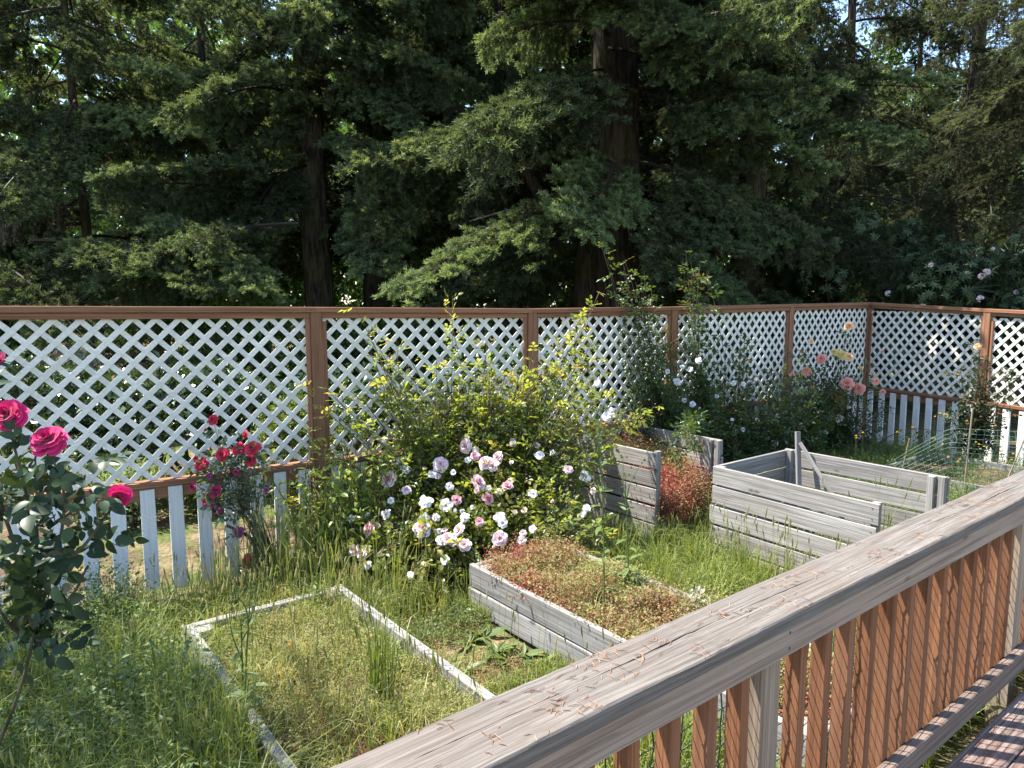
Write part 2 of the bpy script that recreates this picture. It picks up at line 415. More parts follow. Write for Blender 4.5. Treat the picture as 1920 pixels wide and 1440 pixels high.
# ------------------------------------------------------------------ boards
def board_mesh(L, wid, thk, mat, bev=0.003, bow=0.0, segs=1, name='board'):
    """box along X (0..L), width along Y, thickness along Z (both centred), chamfered edges"""
    xs = np.linspace(0, L, segs + 1)
    hy, hz = wid / 2, thk / 2
    b = min(bev, hy * 0.4, hz * 0.4)
    prof = A3([-hy + b, -hz], [hy - b, -hz], [hy, -hz + b], [hy, hz - b], [hy - b, hz], [-hy + b, hz], [-hy, hz - b], [-hy, -hz + b])
    n = len(prof); V = []; F = []
    for i, x in enumerate(xs):
        wob = bow * math.sin(math.pi * x / max(L, 1e-6))
        for y, z in prof: V.append((x, y, z + wob))
    for i in range(segs):
        for j in range(n):
            F.append((i * n + j, (i + 1) * n + j, (i + 1) * n + (j + 1) % n, i * n + (j + 1) % n))
    V = A3(*V); F = np.array(F)
    F3 = np.concatenate([F[:, [0, 1, 2]], F[:, [0, 2, 3]]])
    e = segs * n
    caps = [(0, j, j + 1) for j in range(1, n - 1)] + [(e, e + j + 1, e + j) for j in range(1, n - 1)]
    mb = MB(); mb.add(V, np.concatenate([F3, np.array(caps)]))
    return mb.mesh(name, mat)

def board(name, parent, p0, p1, wid, thk, mat, face=None, bev=0.003, bow=0.0, segs=1, roll=0.0):
    """a board from p0 to p1; `face` is the direction its broad side looks"""
    p0, p1 = A3(*p0), A3(*p1)
    L = np.linalg.norm(p1 - p0); x = (p1 - p0) / L
    face = ZUP if face is None else nrm(A3(*face))
    y = nrm(np.cross(face, x)); z = np.cross(x, y)
    me = board_mesh(L, wid, thk, MAT[mat], bev, bow, segs, name)
    o = bpy.data.objects.new(name, me)
    M = Matrix([[x[0], y[0], z[0]], [x[1], y[1], z[1]], [x[2], y[2], z[2]]])
    o.rotation_euler = (M @ Matrix.Rotation(roll, 3, 'X')).to_euler()
    return put(o, p0, parent)

# ------------------------------------------------------------------ ground
gx = np.concatenate([-np.geomspace(160, 12, 14), np.linspace(-11, 11, 90), np.geomspace(12, 160, 14)])
gy = np.concatenate([-np.geomspace(60, 6, 8), np.linspace(-5, 22, 110), np.geomspace(24, 220, 12)])
GX, GY = np.meshgrid(gx, gy)

def gz(x, y):
    return (0.022 * np.sin(1.7 * x + 0.6) * np.cos(1.3 * y) + 0.014 * np.sin(3.9 * x - 2.1 * y) + 0.008 * np.sin(8.1 * x + 5.3 * y)) - 0.02

mb = MB(); nx, ny = len(gx), len(gy)
V = np.stack([GX, GY, gz(GX, GY)], -1).reshape(-1, 3)
i, j = np.meshgrid(np.arange(ny - 1), np.arange(nx - 1), indexing='ij')
k = (i * nx + j).ravel()
mb.add(V, np.stack([k, k + 1, k + nx + 1, k + nx], -1))
ground = mb.build('ground', MAT['ground_mat'], smooth=True)
tag(ground, 'earth and rough grass of the garden and the wood behind it', 'ground', kind='structure')

# ------------------------------------------------------------------ deck and railing
DECK_Z = 0.29
deck = thing('deck', uw(1.5, 0, 0), 'weathered brown deck floor below the railing', 'deck')
deck['kind'] = 'structure'
pw = 0.14
for i in range(16):
    w1 = 0.925 - i * (pw + 0.006)
    board('plank', deck, uw(-2.0, w1 - pw / 2, DECK_Z - 0.019 - 0.001 * (i % 3)), uw(6.5, w1 - pw / 2, DECK_Z - 0.019 - 0.001 * (i % 3)), pw, 0.038, 'deck_wood', bev=0.005)
for a in (-1.6, 0.0, 1.6, 3.2, 4.8, 6.2):
    board('joist', deck, uw(a, 0.93, DECK_Z - 0.115), uw(a, -1.35, DECK_Z - 0.115), 0.038, 0.15, 'deck_wood')
    for b in (0.82, -1.2):
        board('support_post', deck, uw(a + 0.064, b, -0.06), uw(a + 0.064, b, DECK_Z - 0.04), 0.089, 0.089, 'post_wood', face=U)

rail = thing('deck_railing', uw(2.0, 1.0, DECK_Z), 'weathered grey deck railing with reddish balusters and flat cap', 'railing')
RU0, RU1 = -1.2, 6.2
CAP_Z = 1.183

def cap_rail():
    """wide flat cap with one long ragged drying crack along it"""
    L = RU1 - RU0; n = 240
    s = np.linspace(0, L, n)
    hw = 0.0875
    r2 = np.random.default_rng(5)
    wav = 0.006 * np.sin(s * 1.9 + 0.4) + 0.004 * np.sin(s * 5.3) + 0.012 * np.sin(s * 0.8)
    jit = np.cumsum(r2.normal(0, 0.0006, n)); jit -= np.linspace(jit[0], jit[-1], n)
    c = 0.012 + wav + jit
    gap = np.clip(0.0010 + 0.0011 * np.sin(s * 3.1) + 0.0007 * np.sin(s * 11) + r2.normal(0, 0.0005, n), 0.0004, 0.005)
    t = 0.038; b = 0.004
    edge = 0.0010 * np.convolve(r2.normal(0, 1, n), np.ones(9) / 3, 'same')
    top = 0.0008 * np.sin(s * 7) + 0.0005 * r2.normal(0, 1, n)
    cols = [(-hw + 0 * s, -t / 2 + 0 * s), (-hw + edge, t / 2 - b + 0 * s), (-hw + b + edge, t / 2 + top), (-0.03 + 0 * s, t / 2 - 0.0012 + top),
            (c - gap, t / 2 - 0.0008 + top), (c - gap * 0.5, t / 2 - 0.012 + 0 * s), (c + gap * 0.5, t / 2 - 0.012 + 0 * s), (c + gap, t / 2 - 0.0012 + top),
            (0.05 + 0 * s, t / 2 - 0.0015 + top), (hw - b, t / 2 + top), (hw, t / 2 - b + 0 * s), (hw + 0 * s, -t / 2 + 0 * s)]
    m = len(cols)
    V = np.stack([np.stack([s, y + 0 * s, z + 0 * s], -1) for y, z in cols], 1).reshape(-1, 3)
    i, j = np.meshgrid(np.arange(n - 1), np.arange(m), indexing='ij')
    j2 = (j + 1) % m
    F = np.stack([i * m + j, (i + 1) * m + j, (i + 1) * m + j2, i * m + j2], -1).reshape(-1, 4)
    mb = MB(); mb.add(V, F)
    o = bpy.data.objects.new('cap_rail', mb.mesh('cap_rail', MAT['cap_wood']))
    o.rotation_euler = (0, 0, math.atan2(U[1], U[0]))
    return put(o, uw(RU0, 0.942 + hw, CAP_Z - t / 2), rail)
cap = cap_rail()
board('fascia_rail', rail, uw(RU0, 0.974, 1.1), uw(RU1, 0.974, 1.1), 0.089, 0.038, 'fascia_wood', face=-W, bev=0.004)
board('bottom_rail', rail, uw(RU0, 0.979, 0.373), uw(RU1, 0.979, 0.373), 0.094, 0.04, 'bottom_wood', face=-W, bev=0.005)
POSTS = (-0.40, 1.655, 3.71, 5.765)
for k in range(-12, 36):
    a = 1.127 + 0.144 * k
    if RU0 < a < RU1 and all(not (p - 0.05 < a + 0.019 < p + 0.14) for p in POSTS):
        dz = rng.uniform(-0.004, 0.004)
        tw = rng.normal(0, 0.02)
        board('baluster', rail, uw(a + 0.019 + rng.normal(0, 0.002), 1.0255, 0.325 + dz), uw(a + 0.019 + rng.normal(0, 0.0025), 1.0255, 1.14), 0.049, 0.038, 'cedar_wood', face=U, bev=0.002, roll=tw)
for p in POSTS:
    board('post', rail, uw(p + 0.045, 1.046, -0.04), uw(p + 0.045, 1.046, 1.142), 0.089, 0.089, 'post_wood', face=U, bev=0.004)

mb = MB()
for p in POSTS:
    for dz in (-.022, .022):
        c = uw(p + .045, .9545, 1.1 + dz); a = np.arange(8) * math.pi / 4
        mb.add(np.concatenate([c + .005 * (np.cos(a)[:, None] * U + np.sin(a)[:, None] * ZUP), [c - W * .0012]]), np.array([(i, (i + 1) % 8, 8) for i in range(8)]))
tag(mb.build('screw_heads', MAT['nail_mat'], rail), kind='stuff')

def net(u0, u1, z0, z1, w, cell, r, mat, parent, name='netting', wob=0.004):
    mb = MB()
    us = np.arange(u0, u1, cell); zs = np.arange(z0, z1, cell)
    r2 = np.random.default_rng(3)
    off = r2.normal(0, wob, (len(us), len(zs)))
    G = np.array([[uw(a + r2.normal(0, wob * 0.5), w + abs(off[i, j]), z + r2.normal(0, wob * 0.5)) for j, z in enumerate(zs)] for i, a in enumerate(us)])
    for i in range(len(us)): tube(mb, G[i], r, 4)
    for j in range(len(zs)): tube(mb, G[:, j], r * 0.8, 4)
    kn = A3([1, 0, 0], [-1, 0, 0], [0, 1, 0], [0, -1, 0], [0, 0, 1], [0, 0, -1]) * r * 2.6
    kf = np.array([[0, 2, 4], [2, 1, 4], [1, 3, 4], [3, 0, 4], [2, 0, 5], [1, 2, 5], [3, 1, 5], [0, 3, 5]])
    P = G.reshape(-1, 3)
    scatter(mb, (kn, kf, np.full(6, .5)), np.broadcast_to(np.eye(3), (len(P), 3, 3)), P)
    return tag(mb.build(name, MAT[mat], parent), kind='stuff')
net(RU0, 4.6, 0.2, 1.14, 1.055, 0.055, 0.0022, 'net_dark', rail)

# brown fir needles lying on the cap
mb = MB(); r2 = np.random.default_rng(21)
for c in range(85):
    a0 = r2.uniform(0.4, 5.5) if c > 30 else r2.uniform(0.4, 2.4)
    b0 = r2.uniform(0.955, 1.10)
    for q in range(r2.integers(1, 9)):
        p = uw(a0 + r2.normal(0, 0.035), np.clip(b0 + r2.normal(0, 0.014), 0.948, 1.11), CAP_Z + 0.0012)
        an = r2.normal(0.3, 1.0); L = r2.uniform(0.012, 0.03)
        d = U * math.cos(an) + W * math.sin(an); n = U * -math.sin(an) + W * math.cos(an)
        tube(mb, [p - d * L / 2, p + n * L * r2.normal(0, 0.12) + ZUP * 0.001, p + d * L / 2], [0.0005, 0.0009, 0.0004], 3, T=r2.uniform(.35, 1))
tag(mb.build('needle_litter', MAT['litter_mat'], None, uw(2, 1.03, CAP_Z)), 'fallen brown conifer needles strewn on the railing cap', 'needles', kind='stuff')

# leaf litter and needles on the deck near the rail
mb = MB()
for c in range(520):
    p = uw(r2.uniform(1.2, 4.4), 0.925 - abs(r2.normal(0, 0.16)), DECK_Z + 0.003)
    an = r2.uniform(0, 6.28); L = r2.uniform(0.01, 0.03)
    d = U * math.cos(an) + W * math.sin(an)
    tube(mb, [p - d * L / 2, p + ZUP * 0.003, p + d * L / 2], [0.0006, 0.0012, 0.0005], 3, T=r2.uniform(0, 0.7))
tag(mb.build('deck_litter', MAT['litter_mat'], None, uw(2, .9, DECK_Z)), 'brown needle litter on the deck boards under the railing', 'litter', kind='stuff')

# ------------------------------------------------------------------ lattice fence
FP = [A3(-3.60, 3.905, 0), A3(-1.47, 5.31, 0), A3(0.16, 6.36, 0), A3(1.69, 7.53, 0), A3(3.46, 8.90, 0), A3(5.09, 10.16, 0), A3(5.70, 8.51, 0), A3(6.40, 6.72, 0)]
FT = [1.979, 1.959, 1.937, 1.944, 1.967, 1.988, 1.912, 1.85]
LAT0 = 0.80
PITCHL = 0.145

def clip_poly(poly, x0, x1, z0, z1):
    def cut(P, f):
        out = []
        for a, b in zip(P, P[1:] + P[:1]):
            fa, fb = f(a), f(b)
            if fa >= 0: out.append(a)
            if fa * fb < 0:
                t = fa / (fa - fb); out.append((a[0] + (b[0] - a[0]) * t, a[1] + (b[1] - a[1]) * t))
        return out
    for f in (lambda p: p[0] - x0, lambda p: x1 - p[0], lambda p: p[1] - z0, lambda p: z1 - p[1]):
        poly = cut(poly, f)
        if len(poly) < 3: return []
    return poly

def lattice(parent, A, B, z0, z1):
    """two crossed layers of thin white strips; every strip is its own piece"""
    L = np.linalg.norm(B - A); x = (B - A) / L
    y = A3(-x[1], x[0], 0)
    y = y if np.dot(y, A) > 0 else -y                 # away from the garden
    e = bpy.data.objects.new('lattice_panel', None); e.empty_display_size = .1
    put(e, A + ZUP * z0, parent)
    H = z1 - z0; hw = 0.0245; ph = rng.uniform(0, PITCHL)
    for layer, sgn in ((0, 1), (1, -1)):
        c = -H - PITCHL + ph
        while c < L + H + PITCHL:
            xa, xb = (c, c + H * sgn * rng.normal(1, .006))
            poly = clip_poly([(xa - hw, 0), (xa + hw, 0), (xb + hw, H), (xb - hw, H)], 0.0, L, 0, H)
            c += PITCHL * rng.uniform(0.99, 1.01)
            if len(poly) < 3: continue
            n = len(poly); y0 = -0.006 + layer * 0.0062; y1 = y0 + 0.006
            if sgn < 0: y0 += 0.0; 
            V = [x * p[0] + ZUP * p[1] + y * y0 for p in poly] + [x * p[0] + ZUP * p[1] + y * y1 for p in poly]
            F = [(0, i, i + 1) for i in range(1, n - 1)] + [(n, n + i + 1, n + i) for i in range(1, n - 1)]
            for i in range(n):
                j = (i + 1) % n; F += [(i, n + i, n + j), (i, n + j, j)]
            m = MB(); m.add(np.array(V), np.array(F))
            o = bpy.data.objects.new('lattice_strip', m.mesh('lattice_strip', MAT['white_lattice']))
            put(o, A + ZUP * z0, e)
    return e

def fence_run(idx, label, own_posts):
    A0 = FP[idx[0]]
    t = thing('lattice_fence', (FP[idx[0]] + FP[idx[-1]]) / 2, label, 'fence', 'lattice fence runs round the garden')
    for i in own_posts:
        P = FP[i]
        d = nrm(FP[min(i + 1, len(FP) - 1)] - FP[max(i - 1, 0)])
        board('post', t, P + ZUP * -0.1, P + ZUP * (FT[i] - 0.042), 0.089, 0.089, 'fence_brown', face=A3(-d[1], d[0], 0), bev=0.003)
    for i, j in zip(idx[:-1], idx[1:]):
        A, B = FP[i], FP[j]; d = nrm(B - A); nrml = A3(d[1], -d[0], 0)
        if np.dot(nrml, A) > 0: nrml = -nrml           # towards the garden
        ta, tb = FT[i], FT[j]
        # cap board flat on the posts, trim boards under it, stiles beside the posts
        board('top_rail', t, A + ZUP * (ta - 0.021), B + ZUP * (tb - 0.021), 0.10, 0.04, 'fence_brown', bev=0.003)
        a1, b1 = A + d * 0.046, B - d * 0.046
        board('trim_rail', t, a1 + nrml * 0.019 + ZUP * (ta - 0.063), b1 + nrml * 0.019 + ZUP * (tb - 0.063), 0.04, 0.022, 'fence_brown', face=nrml)
        board('trim_rail', t, a1 - nrml * 0.019 + ZUP * (ta - 0.063), b1 - nrml * 0.019 + ZUP * (tb - 0.063), 0.04, 0.022, 'fence_brown', face=nrml)
        for P in (a1 + d * 0.016, b1 - d * 0.016):
            board('stile', t, P + nrml * 0.019 + ZUP * (LAT0 - 0.002), P + nrml * 0.019 + ZUP * (min(ta, tb) - 0.085), 0.032, 0.02, 'fence_brown', face=nrml)
        board('middle_rail', t, a1 + ZUP * (LAT0 - 0.021), b1 + ZUP * (LAT0 - 0.021), 0.089, 0.038, 'fence_brown')
        board('backing_rail', t, a1 - nrml * 0.003 + ZUP * (LAT0 - 0.085), b1 - nrml * 0.003 + ZUP * (LAT0 - 0.085), 0.088, 0.038, 'fence_brown', face=nrml)
        lattice(t, a1 + d * 0.002, b1 - d * 0.002, LAT0, min(ta, tb) - 0.046)
        L = np.linalg.norm(b1 - a1); n = int(round(L / 0.18)); s = L / n
        for k in range(n):
            P = a1 + d * (s * (k + 0.5) + rng.normal(0, 0.004)) + nrml * 0.026
            board('picket', t, P + ZUP * (0.03 + rng.uniform(-.01, .02)), P + ZUP * (LAT0 - 0.047 - rng.uniform(0, .008)) + d * rng.normal(0.0, 0.004), 0.089, 0.018, 'white_picket', face=nrml, bev=0.002)
    return t
fence_run([0, 1, 2], 'white lattice fence with brown posts behind the red and pale pink roses', [0, 1, 2])
fence_run([2, 3, 4, 5], 'white lattice fence receding behind the climbing rose to the corner post', [3, 4, 5])
fence_run([5, 6, 7], 'white lattice fence past the corner, pickets showing above green netting', [6, 7])

# ------------------------------------------------------------------ raised beds
def soil(parent, u0, u1, w0, w1, z):
    us, ws = np.linspace(u0, u1, 16), np.linspace(w0, w1, 24)
    G = np.array([[uw(a, b, z + 0.015 * math.sin(9 * a + 4 * b) + 0.012 * math.sin(17 * b - 5 * a)) for b in ws] for a in us])
    i, j = np.meshgrid(np.arange(15), np.arange(23), indexing='ij'); k = (i * 24 + j).ravel()
    mb = MB(); mb.add(G.reshape(-1, 3), np.stack([k, k + 24, k + 25, k + 1], -1))
    return mb.build('soil', MAT['soil_mat'], parent, smooth=True)

def raised_bed(u0, u1, w0, w1, h, rows, label, zsoil, th=0.036):
    t = thing('raised_bed', uw((u0 + u1) / 2, (w0 + w1) / 2, 0), label, 'planter bed', 'raised garden beds')
    bh = h / rows
    for r in range(rows):
        zc = bh * (r + 0.5)
        wd = bh - 0.006
        j = lambda: rng.normal(0, 0.003)
        board('side_board', t, uw(u0 + 0.019, w0, zc + j()), uw(u0 + 0.019 + j(), w1, zc + j()), wd, th, 'bed_wood', face=U, bev=0.004, segs=6, bow=rng.normal(0, 0.008))
        board('side_board', t, uw(u1 - 0.019, w0, zc + j()), uw(u1 - 0.019 + j(), w1, zc + j()), wd, th, 'bed_wood', face=U, bev=0.004, segs=6, bow=rng.normal(0, 0.01))
        for ww in (w0 + 0.019, w1 - 0.019):
            board('end_board', t, uw(u0 + 0.039, ww, zc + j()), uw(u1 - 0.039, ww, zc + j()), wd, th, 'bed_wood', face=W, bev=0.004)
    for a in (u0 + 0.085, u1 - 0.085):
        for b in (w0 + 0.085, w1 - 0.085):
            board('corner_post', t, uw(a, b, -0.05), uw(a, b, h - 0.012), 0.085, 0.085, 'grey_wood', face=U)
    soil(t, u0 + 0.03, u1 - 0.03, w0 + 0.03, w1 - 0.03, zsoil)
    return t
raised_bed(0.90, 1.83, 1.30, 4.08, 0.215, 1, 'low grey plank bed overgrown with yellow-green weeds, its corner near the picket fence', 0.11, 0.052)
raised_bed(2.54, 3.30, 1.30, 3.67, 0.30, 2, 'grey plank bed two boards high full of reddish and olive groundcover', 0.20)
raised_bed(7.75, 9.05, 1.60, 3.45, 0.22, 1, 'shaded grey plank bed behind the green netting', 0.15)

# ------------------------------------------------------------------ compost bins
def compost_bin(u0, u1, w0, w1, h, label, tilt=0.0):
    t = thing('compost_bin', uw((u0 + u1) / 2, (w0 + w1) / 2, 0), label, 'compost bin', 'slatted compost bins')
    n = 5; gap = 0.018; bh = (h - gap * (n - 1)) / n
    for r in range(n):
        z = bh / 2 + r * (bh + gap)
        j = lambda s=0.004: rng.normal(0, s)
        ex = 0.012 if r in (0, 1, 2) else 0
        board('front_slat', t, uw(u0, w0 + j(), z + j(.002)), uw(u0 + tilt, w1 + ex + j(), z + j(.002)), bh, 0.026, 'grey_wood', face=-U, bev=0.003, segs=5, bow=rng.normal(0, 0.003))
        board('back_slat', t, uw(u1, w0 + j(), z + j(.002)), uw(u1, w1 + j(), z + j(.002)), bh, 0.026, 'grey_wood', face=-U, bev=0.003)
        board('side_slat', t, uw(u0 + tilt + 0.016, w1 - 0.014, z + j(.002)), uw(u1 - 0.016, w1 - 0.014, z + j(.002)), bh, 0.026, 'grey_wood', face=W, bev=0.003)
    for a, b in ((u0 + tilt + 0.036, w1 - 0.052), (u1 - 0.036, w1 - 0.052), (u0 + 0.036, w0 + 0.03), (u1 - 0.036, w0 + 0.03), (u1 - 0.036, w0 + 0.105)):
        board('corner_post', t, uw(a, b, -0.05), uw(a + rng.normal(0, .004), b, h - 0.01 + rng.uniform(0, .02)), 0.045, 0.045, 'grey_wood', face=U)
    # nail heads on the front slats
    mb = MB()
    for r in range(n):
        for b in (w0 + 0.03, w1 - 0.04):
            for dz in (-.035, .035):
                p = uw(u0 - 0.0135, b + rng.normal(0, .006), bh / 2 + r * (bh + gap) + dz)
                a = np.arange(6) * math.pi / 3
                ring = p + 0.0045 * (np.cos(a)[:, None] * W + np.sin(a)[:, None] * ZUP)
                mb.add(np.concatenate([ring, [p - U * 0.0015]]), np.array([(i, (i + 1) % 6, 6) for i in range(6)]))
    mb.build('nail_heads', MAT['nail_mat'], t)
    return t
bin1 = compost_bin(4.44, 5.53, 1.95, 3.22, 0.75, 'empty grey slatted compost bin nearest the railing, leaning stakes inside', 0.07)
bin2 = compost_bin(4.52, 5.42, 3.78, 4.92, 0.75, 'grey slatted compost bin by the climbing rose, filled with reddish weeds')
board('threshold_board', bin2, uw(4.56, 3.74, 0.08), uw(5.40, 3.72, 0.085), 0.15, 0.028, 'deck_wood', face=W)
board('brace', bin2, uw(5.36, 3.86, 0.42), uw(5.36, 3.95, 0.74), 0.05, 0.022, 'grey_wood', face=U)
st = thing('leaning_stake', uw(5.36, 3.02, 0.02), 'upright grey stake standing in the back corner of the empty compost bin', 'stake', 'stakes in the compost bin')
board('stake_body', st, uw(5.36, 2.96, 0.01), uw(5.44, 3.075, 0.93), 0.04, 0.028, 'grey_wood', face=W + U * .5, bev=0.004)
st = thing('leaning_stake', uw(5.2, 2.7, 0.02), 'thin slanting grey stake leaning into the back corner of the empty compost bin', 'stake', 'stakes in the compost bin')
board('stake_body', st, at(1640, 1055, 5.15), at(1500, 830, 5.72), 0.028, 0.02, 'grey_wood', face=-U, bev=0.003)

# ------------------------------------------------------------------ leaf and needle templates
def tri_tpl(mb):
    return mb.arrays()

def leaf_tpl(L=1.0, w=0.5, fold=0.18, droop=0.15, rows=4, tip=1.0):
    """one leaf along +X, normal +Z, folded along the midrib"""
    t = np.linspace(0, 1, rows + 1)
    wd = w * 0.5 * np.sin(np.pi * np.clip(t, 0, 1) ** 0.8) ** 0.75
    V, F = [], []
    for k in range(rows + 1):
        z = -droop * t[k] ** 2
        V += [(t[k] * L, 0, z * L), (t[k] * L, wd[k] * L, (z + fold * wd[k]) * L), (t[k] * L, -wd[k] * L, (z + fold * wd[k]) * L)]
    for k in range(rows):
        a, b = 3 * k, 3 * k + 3
        for s in (1, 2):
            if k == 0: F.append((a, b, b + s) if s == 1 else (a, b + s, b))
            elif k == rows - 1: F.append((a, b, a + s) if s == 1 else (a, a + s, b))
            else: F += [(a, b, b + s), (a, b + s, a + s)] if s == 1 else [(a, b + s, b), (a, a + s, b + s)]
    return A3(*V), np.array(F), np.full(len(V), 0.5)

LEAF = leaf_tpl(1, 0.62, 0.25, 0.18, 4)
LEAF_LO = leaf_tpl(1, 0.6, 0.3, 0.1, 2)
LEAF_LONG = leaf_tpl(1, 0.3, 0.3, 0.2, 3)
DIAMOND = (A3([0, 0, 0], [.5, .28, .06], [1, 0, 0], [.5, -.28, .06]), np.array([[0, 1, 2], [0, 2, 3]]), np.full(4, .5))

def shoot_tpl(L=0.10, n=13, nl=0.05, wid=0.009, seed=0):
    """one needled shoot: blades standing out round a short axis"""
    r = np.random.default_rng(seed)
    V, F, T = [], [], []
    for i in range(n):
        s = L * (i + 0.3) / n
        a = i * 2.4 + r.uniform(-.3, .3)
        up = 0.55 + 0.5 * i / n
        d = nrm(A3(up, math.cos(a), math.sin(a) + 0.25))
        b = A3(s, 0, 0); side = nrm(np.cross(d, r.normal(0, 1, 3))) * wid
        k = len(V)
        V += [b - side, b + side, b + d * nl * r.uniform(.8, 1.2)]
        F.append((k, k + 1, k + 2)); q = i / n
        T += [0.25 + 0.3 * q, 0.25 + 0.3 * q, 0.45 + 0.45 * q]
    return A3(*V), np.array(F), np.array(T)
SHOOT = [shoot_tpl(seed=i) for i in range(3)]

def bough_mesh(seed, L=3.4, hang=0.25, dens=1.0, puff=True, mat='needle_fir', name='bough', shoot_scale=1.0, bare=0.0):
    """a whole conifer bough along +X: limb, side branches, hanging twigs, needled shoots"""
    r = np.random.default_rng(seed)
    wood, P, D, TI = MB(), [], [], []
    s = np.linspace(0, 1, 14)
    rise = r.uniform(0.0, 0.18)
    ax = np.stack([L * s, 0.12 * L * np.sin(s * 2.5 + seed) * s, L * (rise * s - (0.22 + hang * 0.5) * s ** 2 + 0.08 * s ** 6)], -1)
    tube(wood, ax, 0.032 * (1 - s) ** 0.8 + 0.004, 5, T=0.0)
    n2 = int(30 * dens * L / 3.4)
    for i in range(n2):
        t = 0.16 + 0.84 * (i + r.uniform(0, 1)) / n2
        base = np.array([np.interp(t, s, ax[:, c]) for c in range(3)])
        side = 1 if i % 2 else -1
        ln = L * (0.34 * (1 - t) ** 0.6 + 0.06) * r.uniform(0.6, 1.15)
        ang = R(r.uniform(38, 68)) * side
        d0 = A3(math.cos(ang), math.sin(ang), r.uniform(-0.05, 0.2))
        q = np.linspace(0, 1, 7)[:, None]
        path = base + d0 * ln * q + A3(0, 0, -1) * ln * (hang + r.uniform(0, .25)) * q ** 2
        tube(wood, path, 0.008 * (1 - q[:, 0]) + 0.0025, 3, T=0.0)
        m = max(2, int(ln / 0.11))
        for k in range(m):
            f = (k + r.uniform(0, 1)) / m
            if f < 0.12: continue
            b = np.array([np.interp(f, q[:, 0], path[:, c]) for c in range(3)])
            for sd in (-1, 1):
                if r.uniform() < bare + 0.12: continue
                dd = nrm(d0 * 0.6 + np.cross(ZUP, d0) * sd * r.uniform(.3, 1.0) + A3(0, 0, r.uniform(-0.6, 0.5) - hang * 0.5))
                if not puff:                                   # flat feathery spray: shoots in file along a twig
                    tw = r.uniform(0.10, 0.26) * (1 - 0.5 * f); nn = int(tw / 0.045) + 1
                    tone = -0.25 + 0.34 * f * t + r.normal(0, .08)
                    for z in range(nn):
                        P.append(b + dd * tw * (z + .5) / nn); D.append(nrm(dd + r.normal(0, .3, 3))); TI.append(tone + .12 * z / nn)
                        P.append(b + dd * tw * (z + .3) / nn); D.append(nrm(dd + np.cross(ZUP, dd) * r.choice([-1, 1]) * .9 + r.normal(0, .25, 3))); TI.append(tone - .05)
                    continue
                c0 = b + dd * r.uniform(0.02, 0.20) * (1 - 0.5 * f)
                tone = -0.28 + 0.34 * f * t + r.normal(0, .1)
                for z in range(r.integers(4, 8)):              # a puff of short shoots
                    P.append(c0 + r.normal(0, .025, 3)); D.append(nrm(dd + A3(0, 0, .3) + r.normal(0, .45, 3))); TI.append(tone + r.normal(0, .05))
    if hang > 0.5:                                     # hanging bare and needled twigs
        for i in range(int(60 * dens)):
            t = r.uniform(0.2, 1); base = np.array([np.interp(t, s, ax[:, c]) for c in range(3)]) + A3(0, r.normal(0, .25), -.1)
            ln = r.uniform(.25, .7); q = np.linspace(0, 1, 6)[:, None]
            path = base + A3(r.normal(0, .15), r.normal(0, .15), -1) * ln * q + r.normal(0, .01, (6, 3))
            tube(wood, path, 0.0035, 3, T=0.1)
            for k in range(int(ln / 0.05)):
                f = r.uniform(); P.append(path[0] + (path[-1] - path[0]) * f); D.append(nrm(r.normal(0, 1, 3) + A3(0, 0, -1))); TI.append(-0.2 + r.normal(0, .1))
    P, D, TI = np.array(P), np.array(D), np.array(TI)
    M = frames(D, nrm(r.normal(0, .3, D.shape) + ZUP))
    mb = MB()
    w = wood.arrays(); mb.add(w[0], w[1], 0.0)
    kind = r.integers(0, 3, len(P))
    for c in range(3):
        sel = kind == c
        scatter(mb, SHOOT[c], M[sel], P[sel], r.uniform(.8, 1.3, sel.sum()) * shoot_scale, TI[sel])
    return mb.mesh(name, MAT[mat])

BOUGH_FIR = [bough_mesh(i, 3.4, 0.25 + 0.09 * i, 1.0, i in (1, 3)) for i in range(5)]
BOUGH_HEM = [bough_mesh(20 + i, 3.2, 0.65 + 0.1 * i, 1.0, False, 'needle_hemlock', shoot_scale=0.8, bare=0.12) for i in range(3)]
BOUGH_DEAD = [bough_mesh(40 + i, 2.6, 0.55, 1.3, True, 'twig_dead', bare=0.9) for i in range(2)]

def obj_mat(o, mat):
    o.material_slots[0].link = 'OBJECT'
    o.material_slots[0].material = MAT[mat]

def place_bough(parent, me, p, az, pitch, sc, roll=0.0, mat=None, name='bough'):
    o = bpy.data.objects.new(name, me)
    o.rotation_mode = 'XYZ'
    M = Matrix.Rotation(az, 4, 'Z') @ Matrix.Rotation(-pitch, 4, 'Y') @ Matrix.Rotation(roll, 4, 'X')
    o.rotation_euler = M.to_euler()
    o.scale = (sc, sc, sc) if np.isscalar(sc) else sc
    put(o, p, parent)
    if mat: obj_mat(o, mat)
    return o

